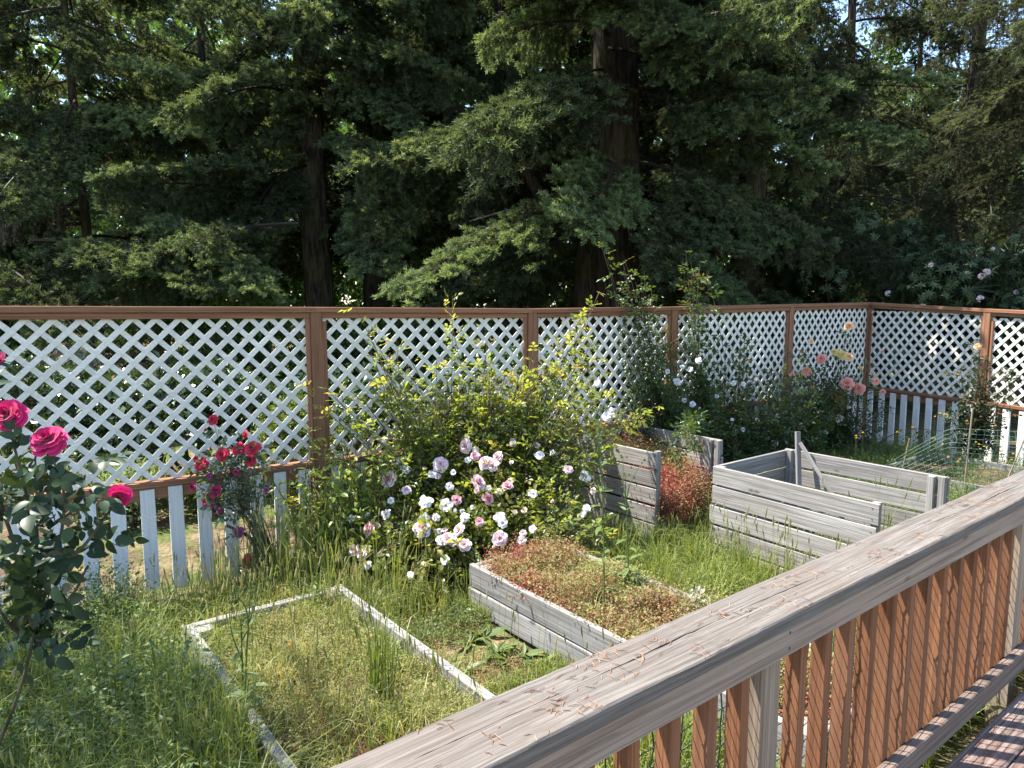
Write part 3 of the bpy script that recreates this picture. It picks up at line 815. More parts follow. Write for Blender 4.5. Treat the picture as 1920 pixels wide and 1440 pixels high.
def trunk_mesh(parent, base, r0, h, lean=(0, 0), mat='bark_fir', r1=None, flare=1.35):
    zs = np.concatenate([[-0.3, 0.0, 0.25, 0.6], np.linspace(1.2, h, 22)])
    r1 = r0 * 0.35 if r1 is None else r1
    n = 26
    a = np.arange(n) * 2 * np.pi / n
    V = []
    ph = rng.uniform(0, 6)
    for z in zs:
        f = max(0, z) / h
        rad = r0 * (1 - f) + r1 * f
        rad *= 1 + (flare - 1) * math.exp(-max(0, z) / 0.5)
        rr = rad * (1 + 0.045 * np.sin(a * 9 + ph + 0.6 * z) + 0.03 * np.sin(a * 13 - 1.3 * z) + 0.05 * np.sin(a * 3 + z * .4))
        c = base + A3(lean[0] * z, lean[1] * z, z) + A3(0.05 * math.sin(z * .5 + ph), 0.05 * math.cos(z * .4), 0)
        V.append(np.stack([c[0] + rr * np.cos(a), c[1] + rr * np.sin(a), np.full(n, c[2])], -1))
    k = len(zs); i, j = np.meshgrid(np.arange(k - 1), np.arange(n), indexing='ij'); j2 = (j + 1) % n
    mb = MB(); mb.add(np.array(V).reshape(-1, 3), np.stack([i * n + j, i * n + j2, (i + 1) * n + j2, (i + 1) * n + j], -1).reshape(-1, 4))
    return mb.build('trunk', MAT[mat], parent, smooth=True)

def conifer(px, depth, r, h, label, z0, z1, per_m, boughs, blen=(0.9, 1.25), lean=(0, 0), mat='bark_fir', name='conifer_tree', az=None, pitch=(-0.42, 0.2), dead=0, bmat=None, bottom_len=1.0, z_dense=7.5):
    base = at(px, 565 + 2 * FPX / depth, depth); base[2] = 0
    t = thing(name, base, label, 'tree', 'conifers behind the fence')
    trunk_mesh(t, base, r, h, lean, mat)
    z = z0; k = 0; a0 = rng.uniform(0, 6.28); z_dense = 2.6 + 0.43 * depth
    while z < z1:
        a = a0 + k * 2.4 + rng.normal(0, .35)
        if az is not None:
            a = rng.uniform(*az)
        f = (z - z0) / max(1e-3, h - z0)
        L = rng.uniform(*blen) * (1 - 0.55 * f) * (bottom_len if z < z0 + 1.5 else 1.0)
        p = base + A3(lean[0] * z + r * .6 * math.cos(a), lean[1] * z + r * .6 * math.sin(a), z)
        place_bough(t, boughs[rng.integers(len(boughs))], p, a, rng.uniform(*pitch) + 0.1 * f, (L, L * rng.uniform(.85, 1.1), L), rng.normal(0, .4), bmat)
        z += (1.0 if z < z_dense else 2.6) / per_m * rng.uniform(.5, 1.5); k += 1
    for q in range(dead):
        zz = rng.uniform(max(0.8, z0 - 2.0), z0 + 2.5); a = rng.uniform(0, 6.28)
        place_bough(t, BOUGH_DEAD[q % 2], base + A3(0, 0, zz), a, rng.uniform(-.2, .1), rng.uniform(.5, 1.0), 0, name='dead_bough')
    return t

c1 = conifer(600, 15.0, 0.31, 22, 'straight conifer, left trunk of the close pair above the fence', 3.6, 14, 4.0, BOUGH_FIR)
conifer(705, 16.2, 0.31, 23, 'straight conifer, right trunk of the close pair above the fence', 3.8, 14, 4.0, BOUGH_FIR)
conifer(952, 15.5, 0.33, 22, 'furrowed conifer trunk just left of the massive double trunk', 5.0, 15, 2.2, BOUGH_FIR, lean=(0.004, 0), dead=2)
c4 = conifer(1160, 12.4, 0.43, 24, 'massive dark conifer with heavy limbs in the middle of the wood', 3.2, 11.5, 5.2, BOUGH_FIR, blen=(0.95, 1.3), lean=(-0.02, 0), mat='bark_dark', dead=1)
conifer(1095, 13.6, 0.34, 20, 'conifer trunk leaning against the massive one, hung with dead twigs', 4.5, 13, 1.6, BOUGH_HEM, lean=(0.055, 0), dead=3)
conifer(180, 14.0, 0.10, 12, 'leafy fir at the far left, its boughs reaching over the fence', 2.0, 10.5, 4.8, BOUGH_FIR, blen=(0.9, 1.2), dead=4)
conifer(-170, 14.0, 0.2, 12, 'fir at the left edge with sunlit yellow-green boughs', 2.0, 10, 4.2, BOUGH_FIR, dead=3, bmat='needle_sunlit')
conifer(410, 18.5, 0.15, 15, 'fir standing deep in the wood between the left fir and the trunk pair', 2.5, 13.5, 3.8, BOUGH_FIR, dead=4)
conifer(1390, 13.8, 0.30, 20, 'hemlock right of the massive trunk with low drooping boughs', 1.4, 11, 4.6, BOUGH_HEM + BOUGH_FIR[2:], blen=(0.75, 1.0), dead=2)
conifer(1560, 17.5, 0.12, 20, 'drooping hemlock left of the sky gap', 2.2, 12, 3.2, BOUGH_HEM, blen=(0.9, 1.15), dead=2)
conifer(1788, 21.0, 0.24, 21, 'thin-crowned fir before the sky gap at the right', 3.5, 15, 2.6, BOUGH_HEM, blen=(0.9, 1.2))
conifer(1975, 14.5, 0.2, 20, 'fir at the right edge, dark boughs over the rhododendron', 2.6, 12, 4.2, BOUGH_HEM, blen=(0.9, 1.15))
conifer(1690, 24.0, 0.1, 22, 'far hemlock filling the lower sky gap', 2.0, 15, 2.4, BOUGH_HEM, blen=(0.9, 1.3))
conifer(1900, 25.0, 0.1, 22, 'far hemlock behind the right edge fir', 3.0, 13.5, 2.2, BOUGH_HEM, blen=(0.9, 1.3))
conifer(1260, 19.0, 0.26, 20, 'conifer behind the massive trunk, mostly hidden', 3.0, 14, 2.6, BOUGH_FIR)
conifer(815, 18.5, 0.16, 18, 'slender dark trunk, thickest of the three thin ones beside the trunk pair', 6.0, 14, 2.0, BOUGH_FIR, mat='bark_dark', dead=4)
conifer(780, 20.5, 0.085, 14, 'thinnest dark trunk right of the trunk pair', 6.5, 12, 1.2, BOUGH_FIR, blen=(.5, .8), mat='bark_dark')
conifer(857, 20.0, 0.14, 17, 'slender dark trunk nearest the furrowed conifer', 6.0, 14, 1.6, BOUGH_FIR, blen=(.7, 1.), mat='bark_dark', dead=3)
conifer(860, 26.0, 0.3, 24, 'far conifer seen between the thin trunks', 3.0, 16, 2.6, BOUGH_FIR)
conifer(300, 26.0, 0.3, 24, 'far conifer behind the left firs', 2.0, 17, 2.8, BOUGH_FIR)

# the massive conifer's bare limbs
def limb(parent, pts, r0, r1, mat='bark_dark', name='limb'):
    P = curve(pts, 8); mb = MB()
    tube(mb, P, np.linspace(r0, r1, len(P)) * (1 + 0.08 * np.sin(np.arange(len(P)) * 1.7)), 8)
    return mb.build(name, MAT[mat], parent, smooth=True)
for (px, py, dd, az, sc, q) in [(600, 60, 14.6, -2.8, .8, 1), (610, 130, 14.6, -.6, .8, 2), (600, 210, 14.6, -2.4, .7, 3), (620, 250, 14.6, -1.0, .65, 0), (590, 20, 14.6, -1.4, .7, 4)]:
    place_bough(c1, BOUGH_FIR[q], at(px, py, dd), az, -.25, sc, rng.normal(0, .3))
for (px, py, dd, az, sc, q) in [(1150, 40, 12.0, -2.6, .8, 0), (1140, 90, 12.0, -.5, .8, 1), (1160, -20, 12.0, -1.6, .7, 2), (1130, 130, 12.1, -2.2, .7, 3), (1110, 10, 11.9, -1.2, .75, 1), (1130, 170, 11.9, -1.9, .6, 2), (1170, 300, 12.0, -.4, .8, 4), (1180, 380, 12.0, -.9, .7, 0)]:
    place_bough(c4, BOUGH_FIR[q], at(px, py, dd), az, -.25, sc, rng.normal(0, .3))
limb(c4, [at(1130, 360, 12.4), at(1060, 378, 12.1), at(1012, 362, 11.8), at(985, 310, 11.6), at(960, 250, 11.5)], 0.14, 0.05)
limb(c4, [at(1040, 372, 12.0), at(985, 395, 11.8), at(930, 428, 11.6), at(865, 462, 11.4), at(800, 488, 11.3)], 0.06, 0.02, 'bark_moss')
limb(c4, [at(1000, 385, 11.9), at(950, 395, 11.9), at(880, 415, 11.8)], 0.03, 0.008, 'twig_dead')
limb(c4, [at(1180, 110, 12.4), at(1240, 106, 12.0), at(1300, 118, 11.6), at(1360, 150, 11.3)], 0.10, 0.04)
limb(c4, [at(1300, 118, 11.6), at(1380, 150, 12.5), at(1470, 172, 13.4)], 0.07, 0.05)
limb(c4, [at(1180, 170, 12.4), at(1330, 205, 12.6), at(1455, 230, 13.2)], 0.05, 0.03)

# ------------------------------------------------------------------ broad-leaved trees and shrubs
def clump_mesh(seed, n, rad, leaf, tpl, mat, name='leaf_spray', flat=0.7, droop=0.3):
    r = np.random.default_rng(seed)
    d = r.normal(0, 1, (n, 3)); d = nrm(d) * (r.uniform(0.15, 1, (n, 1)) ** 0.5) * rad * A3(1, 1, flat)
    dirs = nrm(d / rad + r.normal(0, .5, (n, 3)) + A3(0, 0, -droop))
    nm = nrm(r.normal(0, .45, (n, 3)) + ZUP)
    mb = MB()
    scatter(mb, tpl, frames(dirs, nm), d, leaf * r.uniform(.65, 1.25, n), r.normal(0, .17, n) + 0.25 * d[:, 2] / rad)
    for k in range(7):
        e = d[r.integers(n)]
        tube(mb, [A3(0, 0, -rad * .3), e * .5, e], [0.008, 0.005, 0.002], 3, T=0)
    return mb.mesh(name, MAT[mat])

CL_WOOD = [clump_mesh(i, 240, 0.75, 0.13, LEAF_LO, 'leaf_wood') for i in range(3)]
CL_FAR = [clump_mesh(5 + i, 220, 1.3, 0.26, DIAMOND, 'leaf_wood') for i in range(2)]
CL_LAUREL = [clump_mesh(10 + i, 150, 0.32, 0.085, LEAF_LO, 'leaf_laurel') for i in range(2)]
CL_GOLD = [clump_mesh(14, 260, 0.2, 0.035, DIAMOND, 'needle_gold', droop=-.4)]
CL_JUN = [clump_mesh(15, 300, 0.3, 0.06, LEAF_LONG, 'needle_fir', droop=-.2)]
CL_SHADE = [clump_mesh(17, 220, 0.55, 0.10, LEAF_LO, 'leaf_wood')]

def whorl_mesh(seed, n_whorl=48, rad=0.5):
    """rhododendron spray: rosettes of long leathery leaves"""
    r = np.random.default_rng(seed); mb = MB()
    for k in range(n_whorl):
        d = rand_dirs(1, -0.2, 1.0)[0] if False else nrm(r.normal(0, 1, 3) + A3(0, 0, .35))
        c = d * rad * r.uniform(.75, 1.0)
        m = r.integers(7, 11)
        a = np.arange(m) * 2 * np.pi / m + r.uniform(0, 6)
        s = nrm(np.cross(d, A3(.3, .2, 1))); q = np.cross(d, s)
        dirs = nrm(np.cos(a)[:, None] * s + np.sin(a)[:, None] * q + d * r.uniform(-.25, .35, (m, 1)))
        scatter(mb, LEAF_LONG, frames(dirs, np.broadcast_to(d, (m, 3))), np.repeat(c[None], m, 0), r.uniform(.08, .115, m), r.normal(-.05, .15, m))
        tube(mb, [c * 0.1, c * .6, c], [.012, .008, .005], 3, T=0)
    return mb.mesh('leaf_spray', MAT['leaf_rhodo'])
CL_RHODO = [whorl_mesh(i) for i in range(3)]

def shrub(name, label, base, ctr, rad, count, sprays, cat='shrub', group=None, sc=(0.8, 1.2), stem_r=0.03, shell=0.5, mat='bark_cane', size=1.0):
    base = A3(*base); t = thing(name, base, label, cat, group)
    ctr = A3(*ctr); rad = A3(*rad)
    mb = MB()
    for k in range(5):
        e = ctr + rand_dirs(1, -.3, .6)[0] * rad * .7
        tube(mb, curve([base + rng.normal(0, .05, 3) * A3(1, 1, 0) - ZUP * .03, (base + e) / 2 + rng.normal(0, .08, 3) * rad, e], 5), np.linspace(stem_r, stem_r * .3, 10)[:len(curve([base, ctr, e], 5))], 5)
    mb.build('stems', MAT[mat], t)
    for k in range(count):
        d = rand_dirs(1, -.55, 1)[0]
        p = ctr + d * rad * rng.uniform(shell, 1.0)
        p[2] = max(p[2], 0.08)
        o = bpy.data.objects.new('leaf_spray', sprays[rng.integers(len(sprays))])
        o.rotation_euler = (rng.normal(0, .4), rng.normal(0, .4), rng.uniform(0, 6.28))
        s = rng.uniform(*sc) * size; o.scale = (s, s, s)
        put(o, p, t)
    return t

def broadleaf(px, depth, r, h, label, z0, z1, spread, count, sprays=None, sc=(.8, 1.4), group='broad-leaved trees in the wood'):
    base = at(px, 565 + 2 * FPX / depth, depth); base[2] = 0
    t = thing('broadleaf_tree', base, label, 'tree', group)
    trunk_mesh(t, base, r, h * .9, (rng.normal(0, .03), 0), 'bark_fir')
    sprays = sprays or CL_FAR
    mbl = MB()
    for k in range(count):
        z = rng.uniform(z0, z1); f = (z - z0) / (z1 - z0)
        rad = spread * math.sqrt(max(.08, 1 - (2 * f - .9) ** 2)); a = rng.uniform(0, 6.28); q = rad * math.sqrt(rng.uniform(.05, 1))
        p = base + A3(q * math.cos(a), q * math.sin(a), z)
        if k % 5 == 0:
            tube(mbl, curve([base + ZUP * max(.5, z - q * .8), (base + p) / 2 + ZUP * (z * .5 - .2), p], 4), [0.05, .045, .04, .03, .025, .02, .015, .01][:len(curve([base, base + ZUP, p], 4))], 4)
        o = bpy.data.objects.new('leaf_spray', sprays[rng.integers(len(sprays))])
        o.rotation_euler = (rng.normal(0, .5), rng.normal(0, .5), rng.uniform(0, 6.28))
        s = rng.uniform(*sc); o.scale = (s, s, s); put(o, p, t)
    if mbl.n: mbl.build('limbs', MAT['bark_dark'], t)
    return t

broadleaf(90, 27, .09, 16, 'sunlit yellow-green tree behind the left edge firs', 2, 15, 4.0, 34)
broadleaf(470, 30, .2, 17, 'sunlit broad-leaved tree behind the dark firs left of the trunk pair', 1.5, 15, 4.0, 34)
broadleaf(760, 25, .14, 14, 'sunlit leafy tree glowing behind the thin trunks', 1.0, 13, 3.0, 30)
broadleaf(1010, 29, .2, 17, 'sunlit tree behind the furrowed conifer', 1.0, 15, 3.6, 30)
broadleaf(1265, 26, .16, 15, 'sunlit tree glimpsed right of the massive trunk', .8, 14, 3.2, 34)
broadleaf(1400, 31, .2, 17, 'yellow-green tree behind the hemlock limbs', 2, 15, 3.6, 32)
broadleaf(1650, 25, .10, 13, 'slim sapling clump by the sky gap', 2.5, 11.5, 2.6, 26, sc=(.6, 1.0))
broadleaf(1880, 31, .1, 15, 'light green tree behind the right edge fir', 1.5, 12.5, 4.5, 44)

# far wood closing the view
mb = MB(); n = 26000
fx = rng.uniform(-62, 50, n); fy = rng.uniform(40, 58, n)
top = 17 + 5 * np.sin(fx * .21) + 3 * np.sin(fx * .53 + 1)
top = np.where(fx > 17, np.minimum(top, 14.5 + 3 * np.sin(fx * .9)), top)
P = np.stack([fx, fy, rng.uniform(0, 1, n) ** .85 * top], -1)
scatter(mb, DIAMOND, frames(rand_dirs(n), rand_dirs(n, .1, 1)), P, rng.uniform(.7, 1.5, n), rng.normal(-.05, .2, n))
tag(mb.build('far_woods', MAT['leaf_wood'], None, (0, 48, 0)), 'distant wood closing the view behind all the trunks', 'woods', kind='stuff')

# undergrowth along the edge of the wood
for i, (px, d, hgt, lab) in enumerate([
        (640, 13.0, 1.5, 'light green understorey shrub between the two trunks of the pair'),
        (760, 14.5, 1.7, 'understorey shrub with pale leaves right of the trunk pair'),
        (890, 13.0, 1.2, 'low shade shrub at the foot of the furrowed conifer'),
        (1250, 14.5, 2.4, 'bright shrub glimpsed just right of the massive trunk'),
        (470, 12.0, 2.0, 'shade shrub with pale glinting leaves left of the trunk pair'),
        (330, 14.5, 2.6, 'shade shrub under the left firs'),
        (60, 13.0, 1.6, 'dark shrub at the left edge behind the fence'),
        (1330, 11.5, 1.5, 'shade shrub under the hemlock boughs'),
        (800, 22.0, 4.0, 'sunlit shrub deep in the wood behind the thin trunks'),
        (900, 21.0, 4.5, 'sunlit shrub deep in the wood left of the furrowed conifer'),
        (1020, 20.0, 4.0, 'sunlit shrub deep in the wood behind the leaning trunk'),
        (660, 21.0, 4.0, 'sunlit shrub deep in the wood behind the trunk pair'),
        (480, 20.0, 4.0, 'sunlit shrub deep in the wood left of the trunk pair')]):
    b = at(px, 565 + 2 * FPX / d, d); b[2] = 0
    shrub('understorey_shrub', lab, b, b + ZUP * hgt * .55, (1.1 if hgt < 3 else 1.7, .9, hgt * .55), 13 if hgt < 3 else 24, CL_SHADE if hgt < 3 else CL_WOOD, group='understorey shrubs')

# rhododendrons at the right
b = A3(7.9, 12.2, 0)
rh = shrub('rhododendron', 'rhododendron with fading pale pink flower trusses at the right edge', b, b + A3(0, 0, 1.45), (1.75, 1.3, 1.5), 46, CL_RHODO, 'shrub', 'rhododendrons behind the fence', shell=.72)
def truss_mesh(seed):
    r = np.random.default_rng(seed); mb = MB()
    for k in range(13):
        d = nrm(r.normal(0, 1, 3) + A3(0, 0, .5)); c = d * .05
        m = 5; a = np.arange(m) * 2 * np.pi / m
        s = nrm(np.cross(d, A3(.3, .2, 1))); q = np.cross(d, s)
        dirs = nrm(np.cos(a)[:, None] * s + np.sin(a)[:, None] * q + d * .6)
        scatter(mb, LEAF_LO, frames(dirs, np.broadcast_to(d, (m, 3))), np.repeat(c[None], m, 0), r.uniform(.035, .05, m), r.normal(0, .25, m))
    return mb.mesh('flower_truss', MAT['petal_mauve'])
TRUSS = [truss_mesh(i) for i in range(2)]
for (px, py) in [(1862, 467), (1745, 497), (1850, 510), (1840, 518), (1665, 550), (1838, 560), (1905, 548), (1730, 575), (1780, 590)]:
    o = bpy.data.objects.new('flower_truss', TRUSS[rng.integers(2)])
    o.rotation_euler = (rng.normal(-.5, .4), rng.normal(0, .4), rng.uniform(0, 6)); s = rng.uniform(.45, .8); o.scale = (s, s, s)
    put(o, at(px, py, 10.95 + .25 * abs(px - 1850) / 100), rh)
b = A3(6.9, 13.8, 0)
shrub('rhododendron', 'dark green rhododendron without flowers left of the flowering one', b, b + A3(-.3, 0, 1.7), (2.0, 1.2, 1.9), 44, CL_RHODO, 'shrub', 'rhododendrons behind the fence', shell=.75)

# shrubs right behind the left lattice
shrub('laurel_bush', 'glossy laurel bush showing through the left lattice panel', (-3.4, 7.4, 0), (-3.4, 7.4, .75), (1.15, .6, .65), 46, CL_LAUREL, 'shrub', 'shrubs right behind the fence')
shrub('laurel_bush', 'glossy laurel bush behind the lattice beside the brown post', (-2.0, 8.0, 0), (-2.0, 8.0, .65), (.8, .6, .6), 30, CL_LAUREL, 'shrub', 'shrubs right behind the fence')
shrub('laurel_bush', 'leafy bush behind the lattice right of the tall brown post', (-.3, 8.3, 0), (-.3, 8.3, .75), (1.2, .6, .7), 32, CL_LAUREL, 'shrub', 'shrubs right behind the fence')
shrub('laurel_bush', 'dark laurel bush at the far left behind the lattice', (-5.3, 7.6, 0), (-5.3, 7.6, .7), (1.2, .6, .7), 42, CL_LAUREL, 'shrub', 'shrubs right behind the fence')
shrub('laurel_bush', 'dark leafy bush behind the lattice between the second and third posts', (1.2, 9.2, 0), (1.2, 9.2, .8), (1.2, .6, .75), 34, CL_LAUREL, 'shrub', 'shrubs right behind the fence')
shrub('golden_shrub', 'small round golden-green shrub between white pickets', (-2.9, 6.6, 0), (-2.9, 6.6, .25), (.2, .2, .24), 9, CL_GOLD, 'shrub', 'shrubs right behind the fence')
shrub('golden_cypress', 'yellow-green feathery shrub rising behind the lattice beside the red roses', (-2.05, 6.5, 0), (-2.05, 6.5, .5), (.38, .3, .55), 26, CL_GOLD, 'shrub', 'shrubs right behind the fence')
shrub('juniper', 'low feathery juniper seen between pickets below the left lattice', (-3.5, 6.3, 0), (-3.5, 6.3, .2), (.5, .35, .22), 14, CL_JUN, 'shrub', 'shrubs right behind the fence')
shrub('juniper', 'low dark juniper left of the golden shrub behind the pickets', (-4.3, 7.0, 0), (-4.3, 7.0, .25), (.7, .4, .3), 18, CL_JUN, 'shrub', 'shrubs right behind the fence')

# a low living bough of the left fir with dead twigs, close behind the fence
t = bpy.data.objects
lf = [o for o in COL.objects if o.get('label', '').startswith('leafy fir')][0]
for (px, py, dd, az, sc, me) in [(60, 450, 11.5, -.2, .95, BOUGH_FIR[0]), (560, 420, 12.0, -2.9, .95, BOUGH_FIR[1]), (250, 400, 12.5, -.4, .95, BOUGH_FIR[2]), (420, 470, 12.0, -3.0, .9, BOUGH_FIR[4]), (-60, 480, 11.0, -.3, .9, BOUGH_FIR[3]), (90, 640, 8.8, -.6, .5, BOUGH_DEAD[0])]:
    place_bough(lf, me, at(px, py, dd), az, -.1, sc)

# a garden tree just out of view at the left, whose shade lies on the near weeds
bt = A3(-5.75, 2.95, 0)
t = thing('unseen_garden_tree', bt, 'garden tree left of the view that shades the near left weeds', 'tree')
trunk_mesh(t, bt, .12, 5.2, (.12, .05), 'bark_fir')
mbl = MB()
for k in range(20):
    d = rand_dirs(1)[0]; p = bt + A3(.85, .25, 5.1) + d * A3(1.55, 1.35, 1.1) * rng.uniform(.2, 1) ** .5
    if k % 4 == 0: tube(mbl, [bt + A3(.4, .15, 3.4), (bt + A3(.5, .2, 4) + p) / 2, p], [.05, .03, .01], 4)
    o = bpy.data.objects.new('leaf_spray', CL_WOOD[rng.integers(3)]); o.rotation_euler = (rng.normal(0, .5), rng.normal(0, .5), rng.uniform(0, 6)); s = rng.uniform(.6, .85); o.scale = (s, s, s); put(o, p, t)
mbl.build('limbs', MAT['bark_fir'], t)

# ------------------------------------------------------------------ roses
def petal_tpl(seed, cup=0.25, curl=0.2, wid=0.9):
    r = np.random.default_rng(seed)
    ns, nt = 4, 4
    V = []
    ph = r.uniform(0, 6)
    for i in range(ns):
        s = i / (ns - 1)
        w = wid * 0.5 * (0.25 + 0.75 * math.sin(min(1, s * 1.05) ** 0.9 * 2.1) / math.sin(1.57))
        for j in range(nt):
            t = -1 + 2 * j / (nt - 1)
            z = cup * (t * t) * w - curl * s ** 3 + 0.03 * math.sin(5 * t + ph) * s + r.normal(0, .012)
            x = s - 0.12 * t * t * s + (0.05 * math.sin(7 * t + ph) if i == ns - 1 else 0)
            V.append((x, t * w, z))
    F = []
    for i in range(ns - 1):
        for j in range(nt - 1):
            a = i * nt + j; F.append((a, a + nt, a + nt + 1, a + 1))
    F = np.array(F); F = np.concatenate([F[:, [0, 1, 2]], F[:, [0, 2, 3]]])
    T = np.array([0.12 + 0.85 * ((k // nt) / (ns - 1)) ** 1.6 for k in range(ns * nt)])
    return A3(*V), F, T
PETAL = [petal_tpl(i) for i in range(3)]

def rose_mesh(seed, mat, layers, ragged=0.0, calyx=True):
    r = np.random.default_rng(seed); mb = MB()
    for li, (n, tilt, L) in enumerate(layers):
        a = np.arange(n) * 2 * np.pi / n + li * 0.9 + r.normal(0, .12, n)
        th = R(tilt) + r.normal(0, .10 + ragged, n)
        rad = np.stack([np.cos(a), np.sin(a), 0 * a], -1)
        d = rad * np.cos(th)[:, None] + ZUP * np.sin(th)[:, None]
        nm = ZUP * np.cos(th)[:, None] - rad * np.sin(th)[:, None]
        base = rad * 0.04 + ZUP * (0.02 * li)
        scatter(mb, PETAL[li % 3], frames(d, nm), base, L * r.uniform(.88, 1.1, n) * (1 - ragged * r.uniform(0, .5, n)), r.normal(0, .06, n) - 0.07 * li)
    me = mb.mesh('flower', MAT[mat], smooth=True)
    return me
CABB = [(8, -14, .46), (9, 6, .48), (9, 22, .46), (8, 38, .42), (8, 53, .37), (7, 67, .32), (6, 79, .26)]
FULL = [(7, 2, .52), (7, 22, .48), (6, 40, .42), (6, 56, .36), (5, 70, .30), (4, 82, .22)]
OPEN = [(6, -8, .52), (6, 12, .48), (6, 30, .40), (5, 50, .30), (4, 70, .2)]
CUP = [(6, 25, .50), (6, 42, .48), (5, 58, .45), (5, 72, .4), (4, 82, .3)]
BUDL = [(5, 66, .7), (4, 78, .72), (3, 86, .66)]
FL = {}
def fl(mat, kind):
    k = (mat, kind)
    if k not in FL:
        FL[k] = [rose_mesh(hash(kind) % 7 + i * 3 + len(mat), 'petal_' + mat, {'cabb': CABB, 'full': FULL, 'open': OPEN, 'cup': CUP, 'bud': BUDL, 'rag': OPEN}[kind], 0.3 if kind == 'rag' else 0.0) for i in range(2)]
    return FL[k][rng.integers(2)]

def flower(parent, p, diam, mat, kind='full', face=None):
    face = nrm(A3(*face)) if face is not None else nrm(A3(rng.normal(-.2, .45), rng.normal(-.75, .3), rng.uniform(.2, .9)))
    o = bpy.data.objects.new('flower', fl(mat, kind))
    o.rotation_euler = (Vector(face).to_track_quat('Z', 'Y') @ Matrix.Rotation(rng.uniform(0, 6), 4, 'Z').to_quaternion()).to_euler()
    s = diam; o.scale = (s, s, s * rng.uniform(.85, 1.1))
    return put(o, p, parent)

def compound(P, D, size, n_pairs=2, flat=0.85):
    """leaflet positions, directions, normals for pinnate leaves starting at P heading D"""
    k = len(P); D = nrm(D + rng.normal(0, .2, (k, 3)) - A3(0, 0, .15))
    up = nrm(ZUP * flat + rng.normal(0, .45, (k, 3)))
    M = frames(D, up); side = M[:, :, 1]
    sz = size * rng.uniform(.75, 1.25, k)
    PP, DD, NN, SS = [P + D * (sz * 1.7)[:, None]], [D], [M[:, :, 2]], [sz * 1.1]
    for q in range(n_pairs):
        for s in (-1, 1):
            PP.append(P + D * (sz * (0.55 + 0.75 * q))[:, None]); DD.append(nrm(D * .55 + side * s + rng.normal(0, .15, (k, 3))))
            NN.append(nrm(M[:, :, 2] + rng.normal(0, .25, (k, 3)))); SS.append(sz * rng.uniform(.8, 1.0, k))
    return np.concatenate(PP), np.concatenate(DD), np.concatenate(NN), np.concatenate(SS)

LEAF_OBJ = {}
def leaf_objects(parent, P, D, Nn, S, mat, tints, tpl=LEAF, name='leaf'):
    M = frames(D, Nn)
    for i in range(len(P)):
        tb = round(float(np.clip(tints[i], -.45, .45)) * 5) / 5
        key = (mat, tb, id(tpl[0]))
        if key not in LEAF_OBJ:
            mb = MB(); mb.add(tpl[0], tpl[1], np.clip(tpl[2] + tb, 0, 1)); LEAF_OBJ[key] = mb.mesh('leaf', MAT[mat], smooth=True)
        o = bpy.data.objects.new(name, LEAF_OBJ[key])
        o.rotation_euler = Matrix(M[i].tolist()).to_euler(); s = float(S[i]); o.scale = (s, s, s)
        put(o, P[i], parent)

def cane_plant(t, canes, leaf, leafmat, canemat='bark_cane', spacing=0.055, start=0.35, r=(0.007, 0.002), tint=0.0, indiv=0, new_tip=0.3, tpl=LEAF_LO, pairs=2, near=None):
    """canes: list of control-point lists; leaves along the upper part of each cane"""
    mb = MB(); LP, LD, LT = [], [], []
    for c in canes:
        P = curve(c, 5); n = len(P)
        tube(mb, P, np.linspace(r[0], r[1], n), 4)
        seg = np.linalg.norm(np.diff(P, axis=0), axis=1).sum()
        m = max(2, int(seg * (1 - start) / spacing))
        f = start + (1 - start) * (np.arange(m) + rng.uniform(0, 1, m)) / m
        idx = f * (n - 1); i0 = np.clip(idx.astype(int), 0, n - 2); q = (idx - i0)[:, None]
        pos = P[i0] * (1 - q) + P[i0 + 1] * q; tan = nrm(P[i0 + 1] - P[i0])
        out = nrm(np.cross(tan, rng.normal(0, 1, tan.shape)))
        LP.append(pos); LD.append(nrm(out + tan * .5)); LT.append(tint + new_tip * np.clip((f - .6) / .4, 0, 1) + rng.normal(0, .12, m))
    mb.build('canes', MAT[canemat], t)
    LP, LD, LT = np.concatenate(LP), np.concatenate(LD), np.concatenate(LT)
    P, D, Nn, S = compound(LP, LD, leaf, pairs)
    T = np.tile(LT, 1 + 2 * pairs) + rng.normal(0, .06, len(P))
    P[:, 2] = np.maximum(P[:, 2], .03)
    order = np.argsort(np.linalg.norm(P - A3(0, 0, EYE), axis=1) / (S / S.mean()) + rng.uniform(0, .5, len(P)))
    if indiv:
        a = order[:indiv]; leaf_objects(t, P[a], D[a], Nn[a], S[a], leafmat, T[a], LEAF)
    b = order[indiv:]
    if len(b):
        mb = MB(); scatter(mb, tpl, frames(D[b], Nn[b]), P[b], S[b], T[b])
        tag(mb.build('foliage', MAT[leafmat], t), kind='stuff')
    return t

def arch(base, tip, lift=0.35, j=0.06):
    base, tip = A3(*base), A3(*tip)
    m = base * .45 + tip * .55 + ZUP * lift * np.linalg.norm((tip - base)[:2]) + rng.normal(0, j, 3)
    q = base * .8 + tip * .2 + ZUP * .15 * abs(tip[2] - base[2]) + rng.normal(0, j * .5, 3)
    return [base, q, m, tip]

